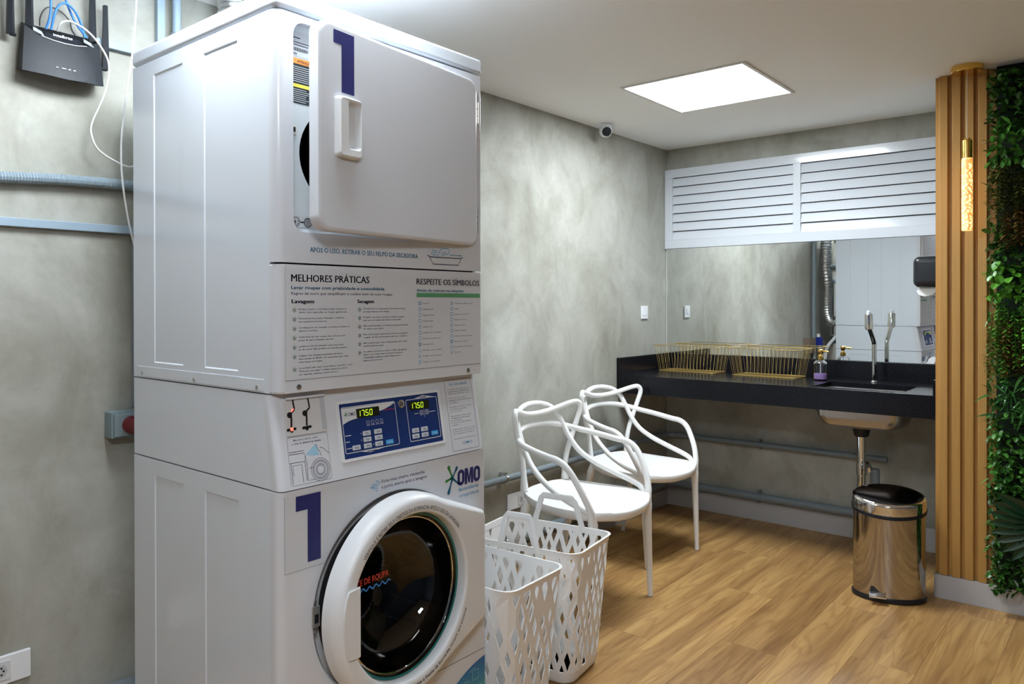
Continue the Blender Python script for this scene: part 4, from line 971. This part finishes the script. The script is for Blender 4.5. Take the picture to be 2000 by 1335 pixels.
for k in range(1, 3):
    pass
b_prism(bm, [rv(.800, .0475, 2.049), rv(.85, .0495, 2.043), rv(.900, .0475, 2.049), rv(.892, .034, 2.066), rv(.85, .033, 2.064), rv(.808, .034, 2.066)], (0, -.001, .001)); bm_obj('vent_grille', bm, BLACK_PL, ro_)
for xa, xb_ in ((.772, .798), (.902, .928)):
    bm = bmesh.new(); b_prism(bm, [rv(xa, .044, 2.060), rv(xb_, .0475, 2.050), rv(xb_ - .003, .036, 2.064), rv(xa + .003, .033, 2.073)], (0, -.0012, .0012)); bm_obj('side_gusset', bm, mat('silver plastic', (.42, .44, .46), .3), ro_)
P = Print(); P.stroke([(.790, 2.049), (.82, 2.0442), (.85, 2.0425), (.88, 2.0442), (.908, 2.049)], .0022); P.build('edge_highlight', lambda x, z: rv(x, .0512, z), mat('edge highlight grey', (.35, .36, .38), .3), ro_)  # pale line painted as the highlight along the casing edge
P = Print(); P.text('intelbras', .824, 2.0575, .0075, .050, .02); P.build('brand_lettering', lambda x, z: rv(x, .0388, z + .003), LINE_W, ro_)
P = Print()
for x, wd in ((.822, .005), (.836, .011), (.853, .006), (.866, .006)): P.rect(x, 1.9660, x + wd, 1.9680)
P.build('status_lights', lambda x, z: rv(x, .0665, z), LED_B, ro_)
for x, zb_, y in ((.722, 2.040, .030), (.768, 2.073, .030), (.932, 2.073, .030), (.968, 2.000, .030)):
    bm = bmesh.new()
    b_prism(bm, [rv(x - .0095, y - .008, zb_), rv(x + .0095, y - .008, zb_), rv(x + .0095, y + .003, zb_), rv(x + .002, y + .009, zb_), rv(x - .0095, y + .003, zb_)], (.0, 0, .19))
    for v in bm.verts:
        if v.co.z > zb_ + .1: v.co.x = x + (v.co.x - x) * .62; v.co.y = RY - y + (v.co.y - (RY - y)) * .7
    bm_obj('antenna', bm, CHARCOAL2, ro_, smooth=15)
    lathe('antenna_pivot', [(.005, 0), (.005, .014)], rv(x, y, zb_ + .004) + Vector((.012 if x < .85 else -.012, 0, -.004)), BLACK_PL, ro_, 8, (-1 if x < .85 else 1, 0, 0))
def cable(name, pts, r, m, label):
    return tag(tube(name, catmull(pts, 7), r, m, None, 8), label, 'cable')
cable('network_cable', [(0.838, 2.368, 2.08), (0.839, 2.348, 2.096), (0.86, 2.338, 2.106), (0.897, 2.318, 2.085), (0.931, 2.308, 2.045), (0.953, 2.308, 1.994), (0.943, 2.318, 1.912), (0.918, 2.338, 1.83), (0.917, 2.338, 1.792), (0.935, 2.338, 1.755), (0.982, 2.338, 1.728), (1.031, 2.338, 1.719), (1.077, 2.348, 1.766)], .0028, CABLE_W, 'white cable looping down from the router')
cable('network_cable', [(1.034, 2.308, 2.273), (1.028, 2.308, 2.149), (1.018, 2.308, 2.04), (1.0, 2.308, 1.915), (0.987, 2.308, 1.792), (0.988, 2.308, 1.687), (1.001, 2.308, 1.583), (1.018, 2.308, 1.501), (1.042, 2.308, 1.419)], .0028, CABLE_W, 'white cable hanging straight beside the machine')
cable('network_cable', [(0.814, 2.358, 2.215), (0.818, 2.358, 2.144), (0.815, 2.358, 2.108), (0.809, 2.368, 2.078)], .0034, CABLE_B, 'blue cable entering the router, leftmost of three')
cable('network_cable', [(0.822, 2.368, 2.079), (0.825, 2.353, 2.117), (0.834, 2.348, 2.144), (0.852, 2.348, 2.157), (0.875, 2.348, 2.144), (0.896, 2.358, 2.116), (0.91, 2.368, 2.082)], .0034, CABLE_B, 'blue cable arching over the top of the router')
cable('network_cable', [(0.845, 2.363, 2.219), (0.863, 2.363, 2.159), (0.887, 2.363, 2.111), (0.917, 2.368, 2.081)], .0034, CABLE_B, 'blue cable slanting behind the arched blue cable')
cable('power_cable', [(0.793, 2.368, 2.082), (0.791, 2.358, 2.102), (0.801, 2.358, 2.126), (0.816, 2.358, 2.138), (0.843, 2.358, 2.134), (0.866, 2.358, 2.114), (0.872, 2.358, 2.09), (0.884, 2.368, 2.081)], .0016, BLACK_PL, 'thin black power cable curving above the router')

# security camera
cc = thing('security_camera', 'small white dome security camera under the ceiling', 'camera', (3.60, 2.31, H))
lathe('mount', [(.040, H - .0005), (.042, H - .008), (.036, H - .018)], (3.60, 2.31, 0), PLASTIC_W, cc, 24)
ball = Vector((3.595, 2.303, H - .040)); dirv = (Vector((1.4, .2, 1.2)) - ball).normalized()
bm = bmesh.new(); bmesh.ops.create_uvsphere(bm, u_segments=24, v_segments=14, radius=.036, matrix=Matrix.Translation(ball)); bm_obj('dome', bm, PLASTIC_W, cc)
lathe('lens', [(.026, .024), (.026, .030), (.021, .036), (.001, .038)], ball, BLACK_PL, cc, 24, tuple(dirv))
lathe('lens_ring', [(.029, .020), (.029, .030), (.0262, .032)], ball, PLASTIC_W, cc, 24, tuple(dirv), cap1=False)

# behind the machine (seen in the mirror)
bm = bmesh.new(); pts = catmull([(1.45, 2.24, 1.12), (1.50, 2.285, 1.16), (1.535, 2.29, 1.28), (1.505, 2.295, 1.45), (1.52, 2.31, 1.66), (1.50, 2.31, 1.80), (1.46, 2.31, 2.0), (1.36, 2.30, 2.18), (1.20, 2.29, 2.215), (0.98, 2.29, 2.22), (.90, 2.30, 2.24)][:8] + [(1.34, 2.30, H - .002)], 14)
b_tube(bm, pts, [.053 if i % 2 else .047 for i in range(len(pts))], 14); tag(bm_obj('exhaust_duct', bm, FOIL, smooth=25), 'silver foil exhaust duct rising behind the dryer', 'duct')
tag(tube('conduit', [(1.655, YA - .028, .50), (1.655, YA - .028, H - .001)], .020, PIPE, None, 12), 'thick vertical grey conduit behind the machine', 'conduit')
tag(tube('hose', catmull([(1.60, 2.25, .12), (1.61, 2.29, .5), (1.59, 2.28, .85), (1.585, 2.19, 1.0)], 8), .016, PLASTIC_W, None, 10), 'white drain hose behind the machine', 'hose')
sb = thing('junction_box', 'brown box fixed to the wall behind the machine', 'box', (1.77, YA - .03, .84)); box('body', (1.685, YA - .055, .845), (1.865, YA - .0005, .985), CARD, sb, .004); box('cover', (1.70, YA - .060, .86), (1.85, YA - .0552, .97), CARD, sb, .002)
vt = thing('valve_block', 'blue valve block with white hose nut behind the machine', 'valve', (1.64, YA - .06, .88)); box('valve_body', (1.612, YA - .10, .90), (1.632, YA - .003, .99), BLUEPL, vt, .004); lathe('hose_nut', [(.016, .99), (.016, 1.02)], (1.622, YA - .06, 0), PLASTIC_W, vt, 12)

# ================================================================== CHAIRS
def sym(pts): # half curve from the right front to the centre -> full curve
    return pts + [(-p[0], p[1], p[2]) for p in pts[::-1][1:]]
def chair(label, loc, rotz):
    t = thing('armchair', label, 'chair', loc, rotz, 'white open-back armchairs against the wall')
    # local: x to the sitter's left (far side), y backwards, z up
    # seat shell
    out = []
    half = [(0, -.060), (.06, -.057), (.115, -.046), (.168, -.026), (.213, .004), (.240, .052), (.252, .115), (.251, .19), (.236, .27), (.212, .34), (.185, .395), (.15, .43), (.08, .45), (0, .455)]
    loop = catmull([(x, y, 0) for x, y in half] + [(-x, y, 0) for x, y in half[::-1][1:-1]], 4, True)
    def zs(x, y): return .462 + .018 * max(0, (y - .22) / .24) ** 2 - .010 * math.exp(-(x * x + (y - .22) ** 2) / .03) - .012 * max(0, (.02 - y) / .08) ** 2
    bm = bmesh.new(); rg = []
    for sc, dz in ((.94, -.040), (.985, -.034), (1.0, -.020), (.998, -.007), (.985, -.001)):
        rg.append([bm.verts.new((p.x * sc, .2 + (p.y - .2) * sc, zs(p.x, p.y) + dz)) for p in loop])
    for sc in (.85, .65, .45, .2):
        rg.append([bm.verts.new((p.x * sc, .2 + (p.y - .2) * sc, zs(p.x * sc, .2 + (p.y - .2) * sc))) for p in loop])
    for A, B in zip(rg, rg[1:]):
        for k in range(len(A)): bm.faces.new((A[k], A[(k + 1) % len(A)], B[(k + 1) % len(A)], B[k]))
    bm.faces.new(rg[-1]); bm.faces.new(rg[0]); bm_obj('seat', bm, CHAIR_W, t, world=False, smooth=50)
    for s in (1, -1):
        for nm, foot, top, lean in (('front', (.2125, .0), (.219, .020), 0), ('rear', (.192, .485), (.182, .385), 0)):
            pts = []; rd = []
            for i in range(13):
                u = i / 12; f = u ** (1 if nm == 'front' else 1.15)
                pts.append((s * (foot[0] + (top[0] - foot[0]) * f), foot[1] + (top[1] - foot[1]) * f, .004 + .444 * u)); rd.append((.0115 + .007 * u + .006 * max(0, (u - .70) / .30) ** 2) * (.55 if i == 12 else 1))
            bm = bmesh.new(); b_tube(bm, pts, rd, 14); lg = bm_obj('leg', bm, CHAIR_W, t, world=False, smooth=60)
            bm = bmesh.new(); b_tube(bm, [(s * foot[0], foot[1], 0), (s * foot[0], foot[1], .0045)], .0105, 12); bm_obj('foot_pad', bm, mat('grey foot pad', (.4, .38, .36), .6), lg, world=False)
    # arm loop: low wide arch that drops to the arms
    armc = catmull(sym([(.2185, .020, .405), (.226, .020, .445), (.237, .024, .480), (.254, .045, .537), (.267, .081, .603), (.275, .114, .643), (.277, .155, .664), (.272, .21, .671), (.261, .30, .686), (.232, .385, .702), (.16, .455, .728), (.08, .485, .742), (0, .492, .745)]), 7)
    # wide square-shouldered arch
    wide = catmull(sym([(.155, .425, .475), (.157, .427, .545), (.172, .423, .61), (.200, .416, .68), (.232, .408, .755), (.249, .402, .806), (.238, .408, .832), (.205, .425, .832), (.10, .462, .806), (0, .474, .797)]), 7)
    # tall narrow arch sweeping forward into the seat edge
    tall = catmull(sym([(.222, .034, .445), (.238, .060, .474), (.247, .11, .492), (.236, .20, .522), (.212, .29, .560), (.190, .36, .605), (.176, .41, .665), (.165, .447, .735), (.150, .470, .785), (.115, .488, .818), (.06, .500, .835), (0, .505, .840)]), 7)
    for nm, c, r in (('arm_loop', armc, .0138), ('wide_arch', wide, .0128), ('tall_arch', tall, .0128)):
        n_ = len(c); bm = bmesh.new(); b_tube(bm, c, [r * (.75 + .25 * min(1, min(i, n_ - 1 - i) / 5)) if nm == 'tall_arch' else r + .0062 * max(0, 1 - min(i, n_ - 1 - i) / (16 if nm == 'arm_loop' else 7)) for i in range(n_)], 12); bm_obj(nm, bm, CHAIR_W, t, world=False, smooth=60)
    return t
chair('white openwork armchair nearest the washing machine', (2.7875, 1.690, 0), 0.0)
chair('white openwork armchair nearest the black counter', (3.508, 1.845, 0), math.radians(-8.0))

# ================================================================== LAUNDRY BASKETS
def laundry_basket(label, loc, rotz, seed, handles):
    rnd = random.Random(seed)
    t = thing('laundry_basket', label, 'laundry basket', loc, rotz, 'perforated white laundry baskets')
    HB = .468; wt, lt, wb, lb = .300, .450, .235, .375; rc = .045
    ztop, zbot = HB - .020, .046
    def perim(u, z):     # u in 0..1 round the basket
        f = z / HB; a = (wb + (wt - wb) * f) / 2; b = (lb + (lt - lb) * f) / 2; r = rc
        segs = [(2 * (b - r), 0), (math.pi / 2 * r, 1), (2 * (a - r), 0), (math.pi / 2 * r, 1)] * 2
        d = (u % 1.0) * sum(s for s, _ in segs); x, y, ang = a, -(b - r), math.pi / 2
        for L, arc in segs:
            if d <= L + 1e-9:
                if not arc: return (x + d * math.cos(ang), y + d * math.sin(ang), z)
                th = d / r; cx_, cy_ = x - r * math.sin(ang), y + r * math.cos(ang)
                return (cx_ + r * math.sin(ang + th), cy_ - r * math.cos(ang + th), z)
            d -= L
            if not arc: x += L * math.cos(ang); y += L * math.sin(ang)
            else:
                cx_, cy_ = x - r * math.sin(ang), y + r * math.cos(ang); ang += math.pi / 2; x, y = cx_ + r * math.sin(ang), cy_ - r * math.cos(ang)
        return (x, y, z)
    PER = 1.40; K = .42; N = 30
    def lines():
        b = [(i + rnd.uniform(-.27, .27)) * PER / N for i in range(N)]; return b
    pl, ql = lines(), lines()
    def val(arr, i): return arr[i % N] + PER * (i // N)
    bm = bmesh.new()
    zr = ztop - zbot
    for i in range(N):
        for j in range(-N, N * 2):
            p0, p1 = val(pl, i), val(pl, i + 1); q0, q1 = val(ql, j), val(ql, j + 1)
            c = [(p0, q0), (p1, q0), (p1, q1), (p0, q1)]
            pts = [((p + q) / 2, (p - q) / (2 * K)) for p, q in c]
            if max(z for _, z in pts) <= 0 or min(z for _, z in pts) >= zr: continue
            cxp = sum(p[0] for p in pts) / 4; czp = sum(p[1] for p in pts) / 4
            big = rnd.random(); kx = .60 if big < .62 else (.40 if big < .86 else .0)
            O = [bm.verts.new((p[0], p[1], 0)) for p in pts]
            if kx == 0: bm.faces.new(O); continue
            I = [bm.verts.new((cxp + (p[0] - cxp) * kx, czp + (p[1] - czp) * (kx + .06), 0)) for p in pts]
            for k in range(4): bm.faces.new((O[k], O[(k + 1) % 4], I[(k + 1) % 4], I[k]))
    for zc_, nz in ((0.0, -1), (zr, 1)):
        bmesh.ops.bisect_plane(bm, geom=bm.verts[:] + bm.edges[:] + bm.faces[:], plane_co=(0, zc_, 0), plane_no=(0, nz, 0), clear_outer=True)
    bmesh.ops.remove_doubles(bm, verts=bm.verts[:], dist=1e-5)
    for v in bm.verts: v.co = Vector(perim(v.co.x / PER, zbot + v.co.y))
    me = bpy.data.meshes.new('lattice_wall'); bmesh.ops.recalc_face_normals(bm, faces=bm.faces[:]); bm.to_mesh(me); bm.free()
    o = link_mesh('lattice_wall', me, BASKET_W, t, False); sm = o.modifiers.new('thick', 'SOLIDIFY'); sm.thickness = .0028; sm.offset = 0
    NP = 96
    def band(name, levels, floor=False):
        bm = bmesh.new(); rings = []
        for z, sc in levels: rings.append([bm.verts.new(Vector((p[0] * sc, p[1] * sc, z))) for p in (perim(k / NP, z) for k in range(NP))])
        for A, B in zip(rings, rings[1:]):
            for k in range(NP): bm.faces.new((A[k], A[(k + 1) % NP], B[(k + 1) % NP], B[k]))
        if floor: bm.faces.new(rings[0])
        return bm_obj(name, bm, BASKET_W, t, False, 50)
    rim = band('rim', [(ztop - .001, 1.008), (HB - .006, 1.012), (HB - .001, 1.03), (HB, 1.03), (HB, .99), (ztop - .001, .988)])
    band('base', [(.0, .90), (.004, .955), (.014, .992), (zbot + .001, 1.008), (zbot + .001, .985), (.02, .97), (.008, .9)], True)
    for side in handles:
        bm = bmesh.new(); x = side * (wt / 2 + .001)
        q = 1.0 if side > 0 else .72
        pth = [(x, -.105 * q, HB - .02), (x, -.100 * q, HB), (x - side * .004, -.072 * q, HB + .088), (x - side * .006, -.062 * q, HB + .100), (x - side * .006, .062 * q, HB + .100), (x - side * .004, .072 * q, HB + .088), (x, .100 * q, HB), (x, .105 * q, HB - .02)]
        b_tube(bm, pth, [.012] * 8, 8)
        for v in bm.verts: v.co.x = x + (v.co.x - x) * .45
        bm_obj('handle', bm, BASKET_W, t, False, 40)
    return t
laundry_basket('white lattice laundry basket with raised handle, farther from the machine', (2.196, 1.695, 0), math.radians(9), 3, (1, -1))
laundry_basket('white lattice laundry basket pressed against the washing machine', (1.820, 1.640, 0), math.radians(3), 11, ())

# ================================================================== PEDAL BIN
bn = thing('pedal_bin', 'oval polished steel pedal bin beside the slatted panel', 'trash can', (3.682, .872, 0), math.radians(-71.5))
def oval(name, prof, m, sy=.72, **k):
    o = lathe(name, prof, (0, 0, 0), m, bn, 56, (0, 0, 1), False, 40, xdir=(1, 0, 0), sx=1.0, sy=sy, **k)
    for v in o.data.vertices: v.co.z += .24 * v.co.y * min(1, max(0, (v.co.z - .30) / .08))   # lid slopes down to the front
    return o
oval('base_ring', [(.145, 0), (.152, .003), (.152, .018), (.147, .024)], BLACK_PL)
oval('body', [(.1465, .022), (.1465, .392), (.144, .395)], CAN_CHROME)
oval('collar', [(.1475, .388), (.153, .391), (.153, .403), (.148, .408)], BLACK_PL)
oval('lid', [(.150, .406), (.150, .442), (.147, .449), (.139, .453)], CHROME, cap1=False)
oval('lid_top', [(.1395, .4525), (.128, .456), (.09, .460), (.001, .462)], DARK_REFLECT)
bm = bmesh.new(); a = math.radians(-112); fx_, fy_ = .1465 * math.cos(a), .1465 * .72 * math.sin(a)
b_prism(bm, [(fx_ - .030, fy_ - .002, .040), (fx_ + .030, fy_ - .002, .040), (fx_ + .034, fy_ - .040, .030), (fx_ - .034, fy_ - .040, .030)], (0, 0, .005)); bm_obj('pedal', bm, CHROME, bn, False)
bm = bmesh.new(); b_prism(bm, [(fx_ - .032, fy_ - .006, .036), (fx_ + .032, fy_ - .006, .036), (fx_ + .024, fy_ + .004, .066), (fx_ - .024, fy_ + .004, .066)], (0, .004, 0)); bm_obj('pedal_slot', bm, BLACK_GAP, bn, False)

# ================================================================== SLATTED PANEL, PENDANT, PLANT WALL
sp_ = thing('slat_panel', 'golden ribbed wood slat panel on the partition', 'wall panel', (PX + .012, .5, .105))
box('backing_board', (PX + .019, .30, .106), (PX + .0255, PY - .003, H - .002), SLAT, sp_)
bm = bmesh.new(); prof = [(.019, -.0165), (.003, -.0165), (.001, -.0145), (.001, .0145), (.003, .0165), (.019, .0165)]
b_prism(bm, [(PX + x, y, .106) for x, y in prof], (0, 0, H - .108)); bmesh.ops.translate(bm, verts=bm.verts[:], vec=-Vector(sp_.location)); bmesh.ops.recalc_face_normals(bm, faces=bm.faces[:])
me = bpy.data.meshes.new('slat'); bm.to_mesh(me); bm.free(); me.materials.append(SLAT)
for k in range(4):
    o = bpy.data.objects.new('slat', me); COL.objects.link(o); o.parent = sp_; o.location = (0, .677 - k * .0495, 0)

px_, py_ = 3.712, .574
pn = thing('pendant_lamp', 'slim gold pendant lamp with glowing bubble glass tube', 'pendant lamp', (px_, py_, 1.61))
lathe('ceiling_canopy', [(.060, H - .0005), (.062, H - .004), (.062, H - .024), (.060, H - .026)], (px_, py_, 0), GOLD, pn, 40)
tube('cord', [(px_, py_, 2.0), (px_, py_, H - .026)], .0014, mat('pale cord', (.75, .66, .5), .5), pn, 6)
lathe('socket_sleeve', [(.020, 1.918), (.020, 1.993), (.017, 1.996)], (px_, py_, 0), GOLD, pn, 28)
bm = bmesh.new()
for a in range(5): b_tube(bm, [(px_ + .010 * math.cos(a * 1.257), py_ + .010 * math.sin(a * 1.257), 1.995), (px_ + .010 * math.cos(a * 1.257), py_ + .010 * math.sin(a * 1.257), 2.004)], .003, 6)
tag(bm_obj('sleeve_screws', bm, GOLD, pn), kind='stuff')
lathe('glass_tube', [(.0195, 1.612), (.0205, 1.615), (.0205, 1.912), (.0195, 1.9175)], (px_, py_, 0), bubble_glass(), pn, 28)

vg = thing('vertical_garden', 'dense green artificial plant wall beside the slat panel', 'plant wall', (PX, .2, .12))
GY1, GY0 = .497, -.45
box('backing_mat', (PX - .006, GY0, .112), (PX + .0185, GY1 - .02, H - .002), mat('dark green mat', (.008, .016, .006), .9), vg)
def leaf_mat(name, c1, c2, rough=.35):
    m, nt, b = nt_new(name); g = nt.nodes.new('ShaderNodeNewGeometry')
    r = ramp(nt, [(0, c1), (1, c2)]); nt.links.new(g.outputs['Random Per Island'], r.inputs[0]); nt.links.new(r.outputs[0], b.inputs['Base Color']); b.inputs['Roughness'].default_value = rough
    return m
LM_DARK = leaf_mat('dark boxwood leaf', (.010, .045, .006), (.050, .165, .020)); LM_MID = leaf_mat('mid green leaf', (.022, .095, .010), (.085, .280, .035)); LM_BRIGHT = leaf_mat('bright green leaf', (.045, .190, .012), (.160, .430, .045))
LM_OLIVE = leaf_mat('olive fern leaf', (.045, .075, .012), (.180, .190, .045)); LM_RUST = leaf_mat('rust fern leaf', (.090, .045, .010), (.240, .130, .035)); LM_LANCE = leaf_mat('lance leaf', (.015, .070, .016), (.085, .260, .060), .25); LM_PALM = leaf_mat('dark palm leaf', (.004, .030, .010), (.008, .045, .014), .3)
def b_leaf(bm, base, d, up, L, W, fold=.25, shape='oval', bend=.15):
    d = d.normalized(); sd = d.cross(up)
    if sd.length < 1e-4: sd = Vector((0, 1, 0))
    sd.normalize(); n = sd.cross(d).normalized()
    pr = {'oval': ((0, .12), (.3, .85), (.6, 1), (.85, .6), (1, 0)), 'lance': ((0, .25), (.25, 1), (.6, .65), (1, 0)), 'round': ((0, .2), (.25, .95), (.6, 1), (.88, .65), (1, 0))}[shape]
    mid = []; lf = []; rt = []
    for t, w_ in pr:
        c = base + d * (L * t) - n * (bend * L * t * t); mid.append(bm.verts.new(c)); o = n * (fold * W * w_ * .5)
        if w_ > 0: lf.append(bm.verts.new(c + sd * (W * w_ / 2) + o)); rt.append(bm.verts.new(c - sd * (W * w_ / 2) + o))
    for k in range(len(pr) - 1):
        if k + 1 < len(lf): bm.faces.new((mid[k], lf[k], lf[k + 1], mid[k + 1])); bm.faces.new((mid[k], mid[k + 1], rt[k + 1], rt[k]))
        else: bm.faces.new((mid[k], lf[k], mid[k + 1])); bm.faces.new((mid[k], mid[k + 1], rt[k]))
rg_ = random.Random(5)
def patch(name, z0, z1, n, mt, L, W, shape, depth, spread=1.0, droop=0.0, y0=GY0, y1=GY1):
    bm = bmesh.new()
    for _ in range(n):
        y = rg_.uniform(y0, y1); z = rg_.uniform(z0, z1); dp = rg_.random() ** .6 * depth
        edge = max(0, (y - (GY1 - .03)) / .03)
        base = Vector((PX - .004 - dp, y, z)); d = Vector((-rg_.uniform(.3, 1.0), rg_.uniform(-spread, spread) + .0 * edge, rg_.uniform(-spread, spread) - droop))
        s = rg_.uniform(.7, 1.25); b_leaf(bm, base, d, Vector((rg_.uniform(-.3, .3), rg_.uniform(-.4, .4), 1)), L * s, W * s, .3, shape, rg_.uniform(0, .35))
    me = bpy.data.meshes.new(name); bm.to_mesh(me); bm.free(); return tag(link_mesh(name, me, mt, vg), kind='stuff')
def strands(mt, zs, n, ln, L, W, nm='fern_strand', y0=GY0, y1=GY1 - .01, depth=(.03, .075)):
    for _ in range(n):
        bm = bmesh.new(); y = rg_.uniform(y0, y1); z = rg_.uniform(*zs); x = PX - rg_.uniform(*depth); l = ln * rg_.uniform(.7, 1.2); sw = rg_.uniform(-.02, .02)
        pts = [Vector((x - .02 * math.sin(min(1, u * 3) * 1.5), y + sw * u, z - l * u)) for u in [i / 14 for i in range(15)]]
        b_tube(bm, pts, .0011, 4)
        for i, p in enumerate(pts):
            for sgn in (1, -1):
                for _k in range(2):
                    b_leaf(bm, p, Vector((rg_.uniform(-.9, .1), sgn * rg_.uniform(.4, 1), rg_.uniform(-.7, .25))), Vector((0, 0, 1)), L * rg_.uniform(.7, 1.2), W, .2, 'oval', .1)
        me = bpy.data.meshes.new(nm); bm.to_mesh(me); bm.free(); link_mesh(nm, me, mt, vg)
patch('boxwood_foliage', 2.02, 2.275, 1300, LM_DARK, .032, .022, 'round', .055)
patch('leafy_foliage', 1.88, 2.05, 700, LM_MID, .046, .022, 'oval', .085, 1.0, .2)
patch('boxwood_foliage', 1.60, 1.90, 1000, LM_DARK, .032, .019, 'oval', .045)
strands(LM_OLIVE, (1.80, 1.92), 26, .20, .026, .010); strands(LM_RUST, (1.66, 1.74), 12, .13, .022, .010, y1=GY1 - .05)
patch('boxwood_foliage', 1.42, 1.62, 800, LM_DARK, .036, .024, 'round', .050)
patch('ivy_foliage', 1.30, 1.48, 520, LM_BRIGHT, .040, .030, 'round', .085, 1.0, .3)
patch('boxwood_foliage', 1.00, 1.34, 900, LM_DARK, .026, .015, 'oval', .040)
strands(LM_BRIGHT, (1.26, 1.34), 30, .26, .018, .011, 'hanging_strand'); strands(LM_RUST, (1.20, 1.28), 16, .22, .018, .010)
patch('lance_foliage', .83, 1.04, 460, LM_LANCE, .075, .017, 'lance', .050, 1.1)
patch('boxwood_foliage', .52, .88, 2100, LM_MID, .026, .017, 'round', .055)
patch('boxwood_foliage', .10, .56, 2500, LM_DARK, .034, .018, 'oval', .055)
patch('sprig_foliage', .16, 1.9, 170, LM_MID, .045, .010, 'lance', .030, 1.0, 0, GY1 - .03, GY1 + .006)
# big dark palm fan
strands(LM_OLIVE, (1.80, 1.92), 9, .20, .028, .012, y0=.36); strands(LM_RUST, (1.66, 1.76), 5, .13, .024, .011, y0=.34, y1=.46); strands(LM_BRIGHT, (1.24, 1.34), 8, .26, .020, .013, 'hanging_strand', y0=.36); strands(LM_RUST, (1.18, 1.26), 6, .20, .020, .012, y0=.36)
pc = Vector((PX - .055, .285, .42))
for k in range(13):
    a = math.radians(50 + k * 13); d = Vector((-.40, math.cos(a - math.radians(90)) * 0 + math.sin(a) * 1.0, math.cos(a) * .9 - .10)); bm = bmesh.new()
    b_leaf(bm, pc, d, Vector((-1, 0, .2)), .215, .050, .45, 'oval', .12); me = bpy.data.meshes.new('palm_leaf'); bm.to_mesh(me); bm.free(); link_mesh('palm_leaf', me, LM_PALM, vg)
